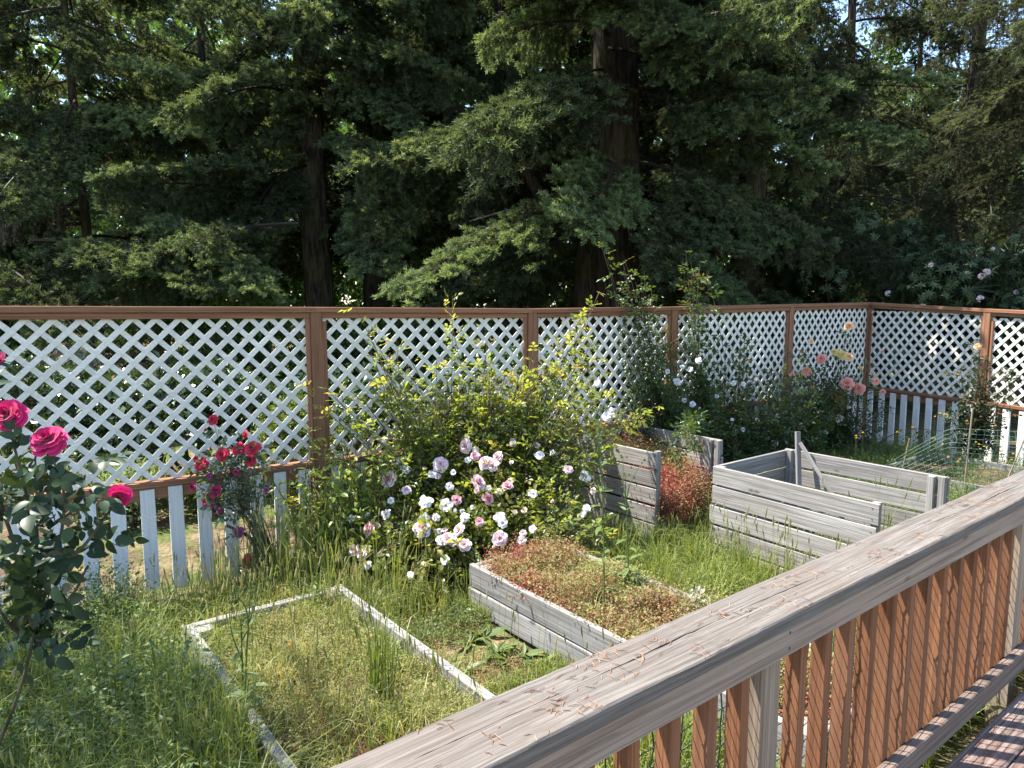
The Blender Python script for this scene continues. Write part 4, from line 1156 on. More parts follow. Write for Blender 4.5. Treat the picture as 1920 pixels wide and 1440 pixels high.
# --- pale pink rose bush in the middle
PB = A3(-.30, 5.25, 0)
t = thing('rose_bush', PB, 'big rambling rose bush covered in pale pink and white blooms', 'rose bush', 'rose bushes')
def mound(x, y):
    q = np.clip((y - 4.42) / 1.3, 0, 1)
    return (.10 + 1.22 * q ** .8) * np.clip(1 - .45 * np.abs((x + .32) / 1.05) ** 2.2, .25, 1)
canes = []
for k in range(520):
    x, y = -.34 + np.clip(rng.normal(0, .5), -1.0, 1.05), rng.uniform(4.5, 5.72)
    if x > -.3 and y < 4.72: continue
    tip = A3(x, y, mound(x, y) * rng.uniform(.55, 1.05) ** .6); tip[2] = max(tip[2], .06)
    canes.append(arch(A3(PB[0] + (x - PB[0]) * .45, 5.2 + (y - 5.2) * .5, 0), tip))
for k in range(170):
    tip = A3(-.12 + np.clip(rng.normal(0, .48), -.85, .95), 5.62 + rng.normal(0, .14), 1.16 + rng.normal(0, .18))
    canes.append(arch(PB + rng.normal(0, .15, 3) * A3(1, .5, 0), tip, .1))
for (px, py, d) in [(672, 590, 5.25), (700, 640, 5.3), (745, 652, 5.4), (832, 668, 5.45), (905, 690, 5.5), (1088, 598, 5.9), (1102, 632, 5.9), (1075, 655, 5.8), (1052, 690, 5.7), (1210, 760, 5.5), (1195, 775, 5.5), (1150, 790, 5.5), (605, 735, 5.05), (618, 760, 5.1), (590, 812, 5.0), (960, 712, 5.6), (880, 672, 5.5), (720, 700, 5.4), (690, 745, 5.3), (1130, 720, 5.7), (1000, 690, 5.7), (930, 740, 5.4), (1105, 690, 5.8), (770, 720, 5.4), (830, 565, 5.75), (1128, 575, 6.05)]:
    tip = at(px, py, d)
    for q in range(3 if py > 600 else 2):
        canes.append(arch(PB + rng.normal(0, .1, 3) * A3(1, .5, 0), tip + rng.normal(0, .06, 3), .05))
cane_plant(t, canes, .047, 'leaf_rose_pink', spacing=.05, indiv=270, start=.32, tint=.09)
PINK = [(750, 815, 60, 'pink'), (798, 862, 45, 'rosepink'), (850, 898, 65, 'pink'), (893, 915, 60, 'pink'), (915, 868, 50, 'pink'), (620, 908, 70, 'pink'), (357, 985, 78, 'pink'), (805, 1005, 78, 'pink'), (963, 1025, 58, 'rosepink'), (862, 1085, 62, 'rosepink'), (703, 1090, 50, 'rosepink'), (340, 1165, 58, 'white'), (253, 1240, 70, 'rosepink'), (305, 1225, 28, 'pink'), (525, 1240, 80, 'pink'), (535, 1185, 55, 'white'), (655, 1290, 70, 'pink'), (720, 1245, 65, 'pink'), (690, 1305, 45, 'pink'), (620, 1300, 55, 'white'), (748, 1325, 65, 'pink'), (820, 1205, 45, 'rosepink'), (545, 1100, 70, 'white'), (650, 1120, 70, 'white'), (575, 960, 45, 'white'), (665, 1020, 45, 'white'), (690, 950, 30, 'white'), (415, 890, 50, 'white'), (440, 930, 50, 'white'), (445, 1040, 45, 'pink'), (745, 1180, 50, 'white'), (595, 1180, 45, 'white'), (790, 1130, 25, 'white'), (925, 1180, 60, 'white'), (940, 1210, 50, 'white'), (925, 1290, 70, 'pink'), (1095, 1060, 45, 'white'), (1130, 860, 50, 'white'), (1275, 940, 50, 'pink'), (1370, 875, 50, 'pink'), (1360, 970, 55, 'white'), (1405, 1045, 35, 'pink'), (1370, 1130, 40, 'white'), (180, 1350, 55, 'pink'), (215, 1370, 60, 'pink'), (245, 1425, 45, 'white'), (645, 1400, 50, 'white'), (465, 1475, 40, 'white'), (915, 550, 40, 'white'), (648, 642, 25, 'pink'), (455, 725, 25, 'pink'), (508, 728, 28, 'pink'), (1475, 660, 45, 'white'), (1505, 640, 50, 'white'), (1425, 490, 35, 'white'), (1095, 1240, 40, 'white'), (160, 1185, 40, 'white')]
def on_mound(px, py):
    for dep in np.arange(4.4, 5.75, .02):
        p = at(px, py, dep)
        if p[2] < mound(p[0], p[1]) + .03: return p
    return at(px, py, 5.5)
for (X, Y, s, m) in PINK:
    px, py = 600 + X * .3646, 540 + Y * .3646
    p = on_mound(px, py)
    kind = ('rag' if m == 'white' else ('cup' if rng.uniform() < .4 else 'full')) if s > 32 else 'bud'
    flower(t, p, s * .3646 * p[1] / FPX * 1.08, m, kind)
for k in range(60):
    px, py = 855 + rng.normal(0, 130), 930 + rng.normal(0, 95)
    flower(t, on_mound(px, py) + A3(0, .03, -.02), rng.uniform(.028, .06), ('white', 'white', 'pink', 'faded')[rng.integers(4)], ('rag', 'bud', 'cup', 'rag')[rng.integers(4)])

# --- red rose beside it, in front of the pickets
RB = A3(-1.62, 4.80, 0)
t = thing('rose_bush', RB, 'spindly rose bush with red blooms in front of white pickets', 'rose bush', 'rose bushes')
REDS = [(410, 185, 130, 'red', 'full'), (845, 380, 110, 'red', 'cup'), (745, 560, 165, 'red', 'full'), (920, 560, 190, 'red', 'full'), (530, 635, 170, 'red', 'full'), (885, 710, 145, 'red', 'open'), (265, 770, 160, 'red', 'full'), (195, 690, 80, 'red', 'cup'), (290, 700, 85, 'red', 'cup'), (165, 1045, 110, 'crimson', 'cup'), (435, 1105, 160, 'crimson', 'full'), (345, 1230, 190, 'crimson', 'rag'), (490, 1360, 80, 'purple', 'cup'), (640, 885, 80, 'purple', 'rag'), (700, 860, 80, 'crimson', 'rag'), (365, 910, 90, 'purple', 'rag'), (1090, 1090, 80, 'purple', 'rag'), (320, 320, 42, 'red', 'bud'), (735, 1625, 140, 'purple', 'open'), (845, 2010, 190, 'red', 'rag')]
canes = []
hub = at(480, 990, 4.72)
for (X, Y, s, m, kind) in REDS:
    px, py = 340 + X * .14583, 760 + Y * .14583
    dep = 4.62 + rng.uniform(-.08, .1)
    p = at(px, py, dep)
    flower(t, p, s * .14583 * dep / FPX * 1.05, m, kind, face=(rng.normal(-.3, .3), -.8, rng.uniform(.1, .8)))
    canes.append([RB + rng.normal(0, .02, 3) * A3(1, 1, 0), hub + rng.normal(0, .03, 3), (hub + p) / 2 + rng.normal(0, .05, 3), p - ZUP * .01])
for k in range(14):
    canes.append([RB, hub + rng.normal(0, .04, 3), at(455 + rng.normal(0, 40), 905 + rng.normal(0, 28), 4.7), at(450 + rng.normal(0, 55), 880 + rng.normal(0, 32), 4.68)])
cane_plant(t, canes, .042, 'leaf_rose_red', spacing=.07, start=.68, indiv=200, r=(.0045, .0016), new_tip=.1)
limb(t, [RB + A3(.03, -.02, -.02), at(490, 1060, 4.75), at(470, 1010, 4.72), at(425, 985, 4.7)], .022, .01, 'bark_cane', 'old_wood')

# --- dark-leaved rose close at the left
LB = A3(-1.95, 2.15, 0)
t = thing('rose_bush', LB, 'dark-leaved rose close by at the left edge with big magenta blooms', 'rose bush', 'rose bushes')
for (px, py, s, kind, f) in [(18, 780, 62, 'cabb', (.05, -.75, .45)), (92, 828, 64, 'cabb', (.0, -.6, .75)), (224, 930, 44, 'cabb', (.25, -.9, -.05)), (-4, 676, 34, 'cup', (0, -.8, .4))]:
    flower(t, at(px, py, 2.15), s * 2.15 / FPX * .98, 'magenta' if py > 700 else 'crimson', kind, f)
canes = [[LB, at(0, 1390, 2.1), at(58, 1215, 2.1), at(70, 1050, 2.12), at(66, 850, 2.15)],
         [at(60, 1180, 2.1), at(105, 1050, 2.1), at(120, 930, 2.12), at(95, 850, 2.15)],
         [at(95, 1080, 2.1), at(160, 1020, 2.08), at(200, 965, 2.12), at(222, 940, 2.15)],
         [at(66, 980, 2.12), at(40, 890, 2.14), at(18, 800, 2.16)],
         [at(60, 1100, 2.1), at(20, 1000, 2.05), at(-10, 880, 2.05), at(-6, 690, 2.1)],
         [at(58, 1150, 2.1), at(130, 1120, 2.02), at(165, 1060, 2.0)],
         [at(50, 1200, 2.1), at(10, 1160, 2.0), at(-30, 1090, 2.0)],
         [at(90, 990, 2.12), at(140, 950, 2.2), at(160, 890, 2.22)]]
mb = MB()
for c in canes:
    P = curve(c, 8); tube(mb, P, np.linspace(.0065, .0028, len(P)), 6)
mb.build('canes', MAT['bark_cane'], t)
LP, LS = [], []
for k in range(112):
    px, py = rng.uniform(-20, 165), rng.uniform(840, 1200)
    if px > 60 + (1200 - py) * .45: px *= .5
    LP.append(at(px, py, 2.12 + rng.normal(0, .10)))
for p in [(190, 870), (150, 880), (215, 1000), (185, 985), (60, 1210), (20, 1230), (30, 700), (0, 730), (140, 1170), (90, 1195), (160, 1010)]:
    LP.append(at(p[0], p[1], 2.14))
LP = np.array(LP)
P, D, Nn, S = compound(LP, nrm(rng.normal(0, 1, LP.shape) * A3(1, .5, .5) + A3(.3, -.2, -.25)), .047, 2, .35)
Nn = nrm(Nn + A3(0, -.5, .15))
leaf_objects(t, P, D, Nn, S, 'leaf_rose_dark', rng.normal(-.02, .18, len(P)), leaf_tpl(1, .62, .26, .22, 6))

# --- white climbing rose on the right of the middle
CB = A3(2.3, 7.55, 0)
t = thing('climbing_rose', CB, 'climbing rose with small white blooms sprawling along the receding lattice', 'rose bush', 'rose bushes')
canes = []
for k in range(310):
    d = rand_dirs(1, -.5, 1)[0]; x = rng.uniform(-1, 1)
    tip = A3(2.55 + 1.45 * x, 7.75 + .85 * x + d[1] * .30, .62 + d[2] * .62 * (1 - .25 * abs(x)))
    tip[2] = max(tip[2], .08)
    b = A3(2.4 + 1.0 * x + rng.normal(0, .1), 7.65 + .6 * x, 0)
    canes.append(arch(b, tip, .2))
for (px, py, d) in [(1150, 490, 7.0), (1185, 525, 7.0), (1215, 550, 7.05), (1165, 540, 7.0), (1290, 480, 7.4), (1310, 520, 7.5), (1300, 555, 7.5), (1250, 620, 7.3), (1210, 640, 7.2), (1290, 650, 7.4), (1335, 640, 7.6), (1190, 690, 7.1), (1240, 700, 7.2), (1400, 660, 7.9), (1450, 690, 8.1), (1500, 660, 8.3), (1380, 640, 7.9)]:
    for q in range(4):
        canes.append(arch(A3(1.75 + rng.normal(0, .12) + (px - 1200) * .004, 7.2 + (px - 1200) * .0026, 0), at(px, py, d) + rng.normal(0, .07, 3), .02))
for (px, py, d) in [(1250, 845, 5.9), (1290, 830, 5.9), (1310, 850, 5.9), (1270, 865, 5.9)]:
    canes.append([A3(1.9, 7.0, 0), A3(1.85, 6.9, .8), at(1290, 800, 6.3), at(px, py, d)])
cane_plant(t, canes, .05, 'leaf_climber', spacing=.055, start=.3, tint=.02)
for (X, Y, s, m) in [(245, 373, 38, 'white'), (163, 407, 30, 'white'), (203, 418, 38, 'white'), (88, 430, 30, 'white'), (137, 482, 48, 'white'), (425, 490, 35, 'white'), (475, 495, 28, 'white'), (215, 597, 38, 'white'), (172, 578, 32, 'white'), (253, 622, 22, 'white'), (545, 680, 28, 'pink'), (473, 730, 30, 'white'), (420, 677, 20, 'white'), (655, 660, 30, 'white'), (967, 668, 48, 'mauve'), (900, 743, 28, 'mauve'), (640, 800, 42, 'white'), (690, 795, 30, 'white'), (770, 700, 22, 'white'), (1020, 610, 24, 'mauve'), (340, 560, 26, 'white'), (300, 470, 22, 'white'), (60, 150, 26, 'mauve'), (540, 470, 20, 'pink')]:
    px, py = 1220 + X * .3646, 540 + Y * .3646
    d = 6.85 + (px - 1220) * .0042
    flower(t, at(px, py, d), s * .3646 * d / FPX * .9, m, 'rag' if s > 30 else 'cup')

# --- orange and yellow rose by the corner post
OB = A3(4.05, 8.75, 0)
t = thing('rose_bush', OB, 'upright rose bush with coral, peach and yellow blooms near the corner post', 'rose bush', 'rose bushes')
canes = []
for k in range(70):
    tip = A3(4.1 + rng.normal(0, .38), 8.75 + rng.normal(0, .2), .75 + rng.normal(0, .28)); tip[2] = max(.1, tip[2])
    canes.append(arch(OB + rng.normal(0, .1, 3) * A3(1, 1, 0), tip, .1))
for (X, Y, s, m, kind) in [(1020, 195, 55, 'peach', 'open'), (825, 275, 34, 'peach', 'rag'), (945, 330, 38, 'yellow', 'full'), (985, 345, 52, 'yellow', 'full'), (1022, 355, 46, 'peach', 'full'), (878, 365, 56, 'coral', 'full'), (800, 427, 52, 'coral', 'open'), (730, 450, 38, 'coral', 'rag'), (1010, 490, 72, 'coral', 'open'), (1073, 518, 62, 'coral', 'full'), (1160, 480, 42, 'coral', 'rag'), (1078, 415, 28, 'yellow', 'cup'), (1195, 535, 30, 'coral', 'cup'), (1185, 330, 22, 'coral', 'bud')]:
    px, py = 1220 + X * .3646, 540 + Y * .3646
    p = at(px, py, 8.35); flower(t, p, s * .3646 * 8.35 / FPX * .92, m, kind)
    for q in range(2): canes.append(arch(OB, p + A3(rng.normal(0, .05), .04, -.02 - .08 * q), .05))
cane_plant(t, canes, .05, 'leaf_climber', spacing=.06, start=.35, tint=-.12)

# --- straggling rose on the post past the corner
SB = A3(5.35, 8.05, 0)
t = thing('rose_bush', SB, 'straggling dark rose climbing the brown post past the corner', 'rose bush', 'rose bushes')
canes = [arch(SB, at(px, py, d), .03) for (px, py, d) in [(1825, 640, 8.1), (1850, 665, 8.0), (1880, 690, 7.9), (1910, 700, 7.8), (1800, 690, 8.1), (1835, 710, 8.0), (1870, 735, 7.9), (1815, 740, 8.0), (1780, 770, 8.0), (1840, 770, 7.9), (1860, 790, 7.9), (1820, 790, 7.9), (1790, 800, 8.0), (1835, 680, 8.0)] for q in range(3)]
cane_plant(t, canes, .05, 'leaf_rose_dark', spacing=.06, start=.3, tint=-.05, new_tip=.35)
flower(t, at(1833, 650, 8.0), .07, 'peach', 'full')

# --- leafy light green shrub between the red and the pink roses
GB = A3(-1.22, 5.0, 0)
t = thing('leafy_shrub', GB, 'bright light green leafy shrub between the red and the pale pink roses', 'shrub')
canes = [arch(GB + rng.normal(0, .12, 3) * A3(1, .5, 0), A3(-1.25 + rng.normal(0, .22), 4.92 + rng.normal(0, .14), rng.uniform(.3, 1.05)), .1) for k in range(80)]
cane_plant(t, canes, .06, 'leaf_rose_pink', spacing=.075, start=.2, tint=.0, pairs=1, tpl=leaf_tpl(1, .42, .3, .25, 3), new_tip=.25)

# ------------------------------------------------------------------ grass, weeds and herbs
def garden_ok(P, margin=0.06):
    ok = (P @ W) > 1.10
    for i in range(len(FP) - 1):
        A, B = FP[i], FP[i + 1]; d = nrm(B - A); n = A3(d[1], -d[0], 0)
        if np.dot(n, A) > 0: n = -n
        ok &= ((P - A) @ n) > margin
    return ok
BLOCK = [(0.90, 1.83, 1.3, 4.08), (2.54, 3.30, 1.3, 3.67), (7.75, 9.05, 1.6, 3.45)]
def not_in(P, rects, m=0.0):
    a, b = P @ U, P @ W; ok = np.ones(len(P), bool)
    for (u0, u1, w0, w1) in rects: ok &= ~((a > u0 - m) & (a < u1 + m) & (b > w0 - m) & (b < w1 + m))
    return ok
BINS = [(4.42, 4.50, 1.9, 3.25), (5.48, 5.56, 1.9, 3.25), (4.42, 5.56, 3.18, 3.26), (4.5, 4.56, 3.75, 4.95), (5.38, 5.46, 3.75, 4.95)]

def sample(n, u0, u1, w0, w1, z=None):
    a, b = rng.uniform(u0, u1, n), rng.uniform(w0, w1, n)
    P = a[:, None] * U + b[:, None] * W
    P[:, 2] = gz(P[:, 0], P[:, 1]) if z is None else z
    return P

def near(px, py, d, n, s):
    c = at(px, py, d); return np.stack([rng.normal(c[0], s, n), rng.normal(c[1], s, n), np.zeros(n)], -1)

def blades(mb, P, h, w, lean=0.35, tint=0.0, tv=0.15):
    k = len(P)
    if k == 0: return
    h = np.broadcast_to(h, (k,)) * rng.uniform(.5, 1.25, k); w = np.broadcast_to(w, (k,)) * rng.uniform(.7, 1.3, k)
    a = rng.uniform(0, 2 * np.pi, k); L = np.stack([np.cos(a), np.sin(a), 0 * a], -1); S = np.stack([-np.sin(a), np.cos(a), 0 * a], -1)
    b2 = rng.normal(0, .35, k); S = S * np.cos(b2)[:, None] + L * np.sin(b2)[:, None]
    ln = np.abs(rng.normal(0, lean, k))
    p1 = P + ZUP * (h * .45)[:, None] + L * (h * ln * .18)[:, None]
    p2 = P + ZUP * (h * .82)[:, None] + L * (h * ln * .55)[:, None]
    p3 = P + ZUP * (h * (1 - ln * .25))[:, None] + L * (h * ln * 1.1)[:, None]
    hw = S * (w / 2)[:, None]
    V = np.stack([P - hw * .8, P + hw * .8, p1 - hw, p1 + hw, p2 - hw * .7, p2 + hw * .7, p3], 1)
    F = np.array([[0, 1, 3], [0, 3, 2], [2, 3, 5], [2, 5, 4], [4, 5, 6]])
    FF = (F[None] + (np.arange(k) * 7)[:, None, None]).reshape(-1, 3)
    T = np.clip(.4 + tint + rng.normal(0, tv, (k, 1)) + np.array([[-.12, -.12, 0, 0, .06, .06, .14]]), 0, 1)
    mb.add(V.reshape(-1, 3), FF, T.ravel())

def sprig_tpl(seed, n=32, rad=.06, h=.09, leaf=.015, stems=True):
    r = np.random.default_rng(seed); mb = MB()
    a = r.uniform(0, 6.28, n); q = rad * np.sqrt(r.uniform(0, 1, n)); z = h * r.uniform(.25, 1, n)
    P = np.stack([q * np.cos(a), q * np.sin(a), z], -1)
    D = nrm(np.stack([np.cos(a), np.sin(a), r.uniform(-.4, .5, n)], -1) + r.normal(0, .5, (n, 3)))
    scatter(mb, DIAMOND, frames(D, nrm(r.normal(0, .5, (n, 3)) + ZUP)), P, leaf * r.uniform(.6, 1.3, n), r.normal(0, .1, n))
    if stems:
        for k in range(5):
            e = P[r.integers(n)]; w = nrm(np.cross(e, A3(.3, .5, 0))) * .0012
            mb.add(A3([0, 0, 0], e + w, e - w), np.array([[0, 1, 2]]), .2)
    return mb.arrays()
SPRIG = [sprig_tpl(i) for i in range(4)]
SPRIG_TALL = [sprig_tpl(9 + i, 50, .085, .23, .0145) for i in range(3)]

def sprigs(mb, P, sc, tint, tv, tpls=SPRIG):
    k = len(P); a = rng.uniform(0, 6.28, k)
    M = np.zeros((k, 3, 3)); M[:, 0, 0] = np.cos(a); M[:, 0, 1] = -np.sin(a); M[:, 1, 0] = np.sin(a); M[:, 1, 1] = np.cos(a); M[:, 2, 2] = 1
    T = np.broadcast_to(tint, (k,)) + rng.normal(0, tv, k); S = np.broadcast_to(sc, (k,)) * rng.uniform(.6, 1.35, k); c = rng.integers(0, len(tpls), k)
    for i in range(len(tpls)):
        s = c == i; scatter(mb, tpls[i], M[s], P[s], S[s], T[s])

def vnoise(P, f, seed=0.0):
    x, y = P[:, 0] * f + seed, P[:, 1] * f - seed * 1.7
    return .5 + .25 * (np.sin(x * 1.7 + 1.3 * np.sin(y * 1.1)) + np.sin(y * 2.1 + 1.7 * np.sin(x * .9 + seed)))

# grass over the open ground of the garden
mb = MB()
P = sample(36000, -2.6, .88, 1.2, 5.6); P = P[garden_ok(P)]; P = P[not_in(P, BLOCK, .09)]
blades(mb, P, .24 + .16 * vnoise(P, 2), .0042, .7, -.04, .2)
P = sample(3000, .74, .86, 1.2, 4.1); P = P[vnoise(P, 4.7, .4) > .58]; blades(mb, P, .22, .004, .8, .08, .2)
P = sample(1500, 1.84, 1.93, 1.2, 4.1); P = P[vnoise(P, 4.9, 2.4) > .6]; blades(mb, P, .2, .004, .8, .1, .2)
C = np.concatenate([sample(90, -1.2, .84, 1.3, 4.4), sample(26, 3.4, 4.35, 1.4, 3.6)]); C = C[garden_ok(C, .12)]
P = np.repeat(C, 70, 0) + rng.normal(0, .05, (len(C) * 70, 3)) * A3(1, 1, 0); P = P[not_in(P, BLOCK + BINS, .10)]; blades(mb, P, .36, .0055, .5, .06, .12)
P = np.concatenate([near(440, 1410, 2.7, 900, .12), near(380, 1330, 3.0, 500, .12)]); P = P[not_in(P, BLOCK, .07)]; blades(mb, P, .42, .005, .4, .1, .12)
P = sample(8500, -.6, .76, 1.2, 3.2); P = P[garden_ok(P)]
blades(mb, P, .34, .004, .5, -.02)
P = sample(14000, -.6, 9, 3.6, 5.8); P = P[garden_ok(P, .03)]; P = P[not_in(P, BLOCK + BINS)]; P = P[vnoise(P, 1.6, 3) > .25]
blades(mb, P, .26, .005, .4, .02)
P = sample(16000, 1.84, 2.53, 1.15, 4.2); P = P[garden_ok(P)]; k_ = vnoise(P, 3.1, 1.0); P = P[(k_ > .8) | ((P @ W) < 1.9)]
blades(mb, P, .11, .004, .6, .02)
P = sample(26000, 3.31, 4.5, 1.15, 3.7); P = P[not_in(P, BINS)]
blades(mb, P, .15 + .08 * vnoise(P, 3), .005, .45, .05)
P = sample(16000, .2, 4.4, 1.12, 1.9); P = P[not_in(P, BLOCK)]
blades(mb, P, .26, .006, .45, .03)
P = sample(9000, 4.5, 9.5, 1.15, 4.5); P = P[garden_ok(P)]; P = P[not_in(P, BLOCK + BINS)]
blades(mb, P, .28, .006, .4, .0)
tag(mb.build('grass', MAT['grass_mat'], None, (0, 4, 0)), 'rough unmown grass growing round the beds', 'grass', kind='stuff')

# tall flowering grass stalks
def stalks(mb, P, h, tint=.15):
    for p in P:
        hh = h * rng.uniform(.7, 1.25); a = rng.uniform(0, 6.28); l = rng.uniform(.02, .22)
        pts = [p, p + ZUP * hh * .5 + A3(math.cos(a), math.sin(a), 0) * hh * l * .3, p + ZUP * hh * .95 + A3(math.cos(a), math.sin(a), 0) * hh * l]
        c = curve(pts, 5); tube(mb, c, np.linspace(.0017, .0010, len(c)), 3, T=.5 + tint)
        d = nrm(c[-1] - c[-2]); L = rng.uniform(.035, .09)
        tube(mb, [c[-1], c[-1] + d * L * .3, c[-1] + d * L * .7, c[-1] + d * L], [.001, .0045, .0038, .0005], 5, T=.62 + tint + rng.normal(0, .08))
mb = MB()
P = np.concatenate([near(560, 1080, 4.75, 60, .16), near(500, 1080, 4.6, 35, .2), near(690, 1100, 4.45, 26, .16)])
blades(mb, np.repeat(P, 4, 0) + rng.normal(0, .02, (len(P) * 4, 3)) * A3(1, 1, 0), .48, .006, .3, .1); stalks(mb, P, .58)
tag(mb.build('tall_grass', MAT['grass_mat'], None, at(560, 1100, 4.7) * A3(1, 1, 0)), 'tall seeding grass at the far end of the weedy low bed', 'grass', kind='stuff')
mb = MB()
P = np.concatenate([near(1385, 1090, 4.85, 30, .07), near(1470, 1090, 4.6, 22, .1), near(1570, 1060, 4.35, 16, .12), near(1340, 1060, 5.1, 10, .06)])
P = P[not_in(P, BINS, .02)]
blades(mb, np.repeat(P, 5, 0) + rng.normal(0, .03, (len(P) * 5, 3)) * A3(1, 1, 0), .30, .006, .3, .05); stalks(mb, P, .46)
tag(mb.build('tall_grass', MAT['grass_mat'], None, at(1385, 1090, 4.8) * A3(1, 1, 0)), 'tuft of tall seeding grass in front of the empty compost bin', 'grass', kind='stuff')
mb = MB(); P = np.concatenate([near(1660, 980, 4.95, 12, .04), near(1600, 990, 5.0, 8, .2)])
blades(mb, np.repeat(P, 3, 0), .5, .006, .25, .05); stalks(mb, P, .6)
tag(mb.build('tall_grass', MAT['grass_mat'], None, at(1660, 980, 4.95) * A3(1, 1, 0)), 'thin tuft of tall grass growing inside the empty compost bin', 'grass', kind='stuff')
mb = MB(); P = sample(9000, .97, 1.74, 1.4, 4.0, .11); P = P[vnoise(P, 2.6, 4.2) > .45]; blades(mb, P, .10 + .1 * vnoise(P, 3.7), .0032, .75, .30, .22)
P = sample(190, .95, 1.8, 1.5, 3.95, .11)
stalks(mb, P, .3); blades(mb, np.repeat(P, 5, 0) + rng.normal(0, .03, (950, 3)) * A3(1, 1, 0), .2, .005, .5, .1)
P = near(715, 1380, 3.05, 14, .03); P[:, 2] = .12; stalks(mb, P, .55, -.1); blades(mb, np.repeat(P, 4, 0), .4, .006, .2, -.12)
tag(mb.build('bed_grass', MAT['grass_mat'], None, uw(1.4, 3, .1)), 'scattered seeding grass stalks standing in the weedy low bed', 'grass', kind='stuff')

mb = MB()
P = np.concatenate([near(450, 1120, 4.25, 80, .26), near(300, 1140, 4.1, 26, .25), near(620, 1120, 4.35, 70, .25), near(480, 1180, 3.9, 50, .25), near(760, 1120, 4.4, 40, .2)]); P = P[garden_ok(P, .08)]
Q = np.repeat(P, 9, 0) + rng.normal(0, .05, (len(P) * 9, 3)) * A3(1, 1, 0); Q = Q[garden_ok(Q, .05)]
blades(mb, Q, .26, .0042, .6, .2, .2); stalks(mb, P, .36, .22)
P = np.concatenate([sample(170, -1.6, .85, 1.6, 4.6), sample(60, 1.85, 2.5, 1.5, 4.4), sample(70, 3.35, 4.4, 1.4, 3.6)]); P = P[garden_ok(P, .1)]; stalks(mb, P, .38, .2)
tag(mb.build('tall_grass', MAT['grass_mat'], None, at(430, 1110, 4.35) * A3(1, 1, 0)), 'pale wispy seeding grass along the picket fence and left of the low bed', 'grass', kind='stuff')

# feathery weeds in the shade at the left, and between the beds
mb = MB()
P = sample(4200, -2.4, .76, 1.3, 5.4); P = P[garden_ok(P, .1)]
sprigs(mb, P, 1.1 + .6 * vnoise(P, 2.3), -.08, .14, SPRIG_TALL)
P = sample(700, 1.9, 2.5, 3.3, 4.6); P = P[garden_ok(P, .1)]; sprigs(mb, P[vnoise(P, 3, 2) > .68], .9, .15, .14)
P = sample(900, 3.4, 4.4, 1.3, 3.7); sprigs(mb, P, .9, .15, .14, SPRIG)
P = sample(1400, 5.4, 9.4, 1.4, 4.6); P = P[garden_ok(P, .1)]; P = P[not_in(P, BINS)]; sprigs(mb, P, 1.3, -.05, .15, SPRIG_TALL)
for c in np.concatenate([sample(60, -1.6, .8, 1.6, 4.8), sample(22, 1.9, 2.5, 2.2, 4.3), sample(18, 3.4, 4.3, 1.5, 3.6), sample(16, 1.05, 1.7, 1.6, 3.9, .12), sample(10, 2.65, 3.2, 1.6, 3.5, .22)]):
    m = rng.integers(7, 13); a = rng.uniform(0, 6.28, m); D = nrm(np.stack([np.cos(a), np.sin(a), rng.uniform(.15, .9, m)], -1))
    scatter(mb, LEAF_LONG, frames(D, nrm(ZUP + rng.normal(0, .2, (m, 3)))), np.repeat(c[None], m, 0), rng.uniform(.07, .17, m), rng.normal(.15, .12, m))
tag(mb.build('weeds', MAT['weed_mat'], None, uw(.2, 3, 0)), 'fine-leaved green weeds among the grass', 'weeds', kind='stuff')

# herbs in the beds: yellow-green, olive and red
mb = MB()
P = sample(4600, 1.0, 1.72, 1.4, 3.95, .115); n_ = vnoise(P, 2.2, .7); m = (n_ > .26) | ((P @ W) > 3.2); P, n_ = P[m], n_[m]
sprigs(mb, P, .6 + .4 * n_, .24 + .35 * (n_ - .35) - .12 * ((P @ W) < 2.4), .15)
P = np.concatenate([sample(420, .95, 1.0, 1.4, 4.0, .10), sample(420, 1.74, 1.80, 1.4, 4.0, .10)]); P = P[vnoise(P, 6.3, 1.9) > .52]; sprigs(mb, P, .9, .22, .15)
P = sample(1100, 1.05, 1.66, 1.4, 3.9, .11); n_ = vnoise(P, 4.4, 9.1); sprigs(mb, P[n_ > .55], .6, .2, .2, SPRIG_TALL)
P = sample(900, 1.0, 1.72, 1.4, 3.4, .112); sprigs(mb, P, .6, -.18, .18)
tag(mb.build('bed_herbs', MAT['herb_mat'], None, uw(1.4, 3, .1)), 'low yellow-green herbs carpeting the weedy low bed', 'ground cover', kind='stuff')
mb = MB()
P = sample(3000, 2.60, 3.25, 1.4, 3.62, .20); P = P[vnoise(P, 5.7, 7.7) > .27]; n_ = vnoise(P, 3.3, 2.7); e_ = np.minimum((P @ U) - 2.54, .4)
edge = np.clip(1 - (3.64 - P @ W) / .35, 0, 1)
sprigs(mb, P, .8 + .7 * vnoise(P, 6.1, 4.0), +.17 + .6 * (n_ - .5) - .30 * edge - .2 * (e_ < .10), .15)
P = sample(55, 2.60, 2.95, 3.38, 3.62, .22); sprigs(mb, P, .75, -.28, .18, SPRIG_TALL)
P = sample(420, 2.62, 3.22, 1.5, 3.5, .25); n_ = vnoise(P, 5.1, 3.3); sprigs(mb, P[n_ > .45], .8, .08, .24, SPRIG_TALL)
P = sample(1800, 2.6, 3.25, 1.5, 3.6, .25); blades(mb, P, .12, .0028, .7, .15, .25)
tag(mb.build('bed_herbs', MAT['herb_mat'], None, uw(2.9, 2.6, .25)), 'reddish and olive herbs filling the two-board bed', 'ground cover', kind='stuff')
mb = MB()
P = sample(1500, 4.58, 5.38, 3.70, 4.88, 0.0); P[:, 2] = .10 + .26 * np.clip((P @ W - 3.7) / .8, 0, 1); n_ = vnoise(P, 4.1, 1.7)
sprigs(mb, P, 1.15, -.06 + .6 * (n_ - .5) - .12 * ((P @ W) < 4.0), .15, SPRIG_TALL)
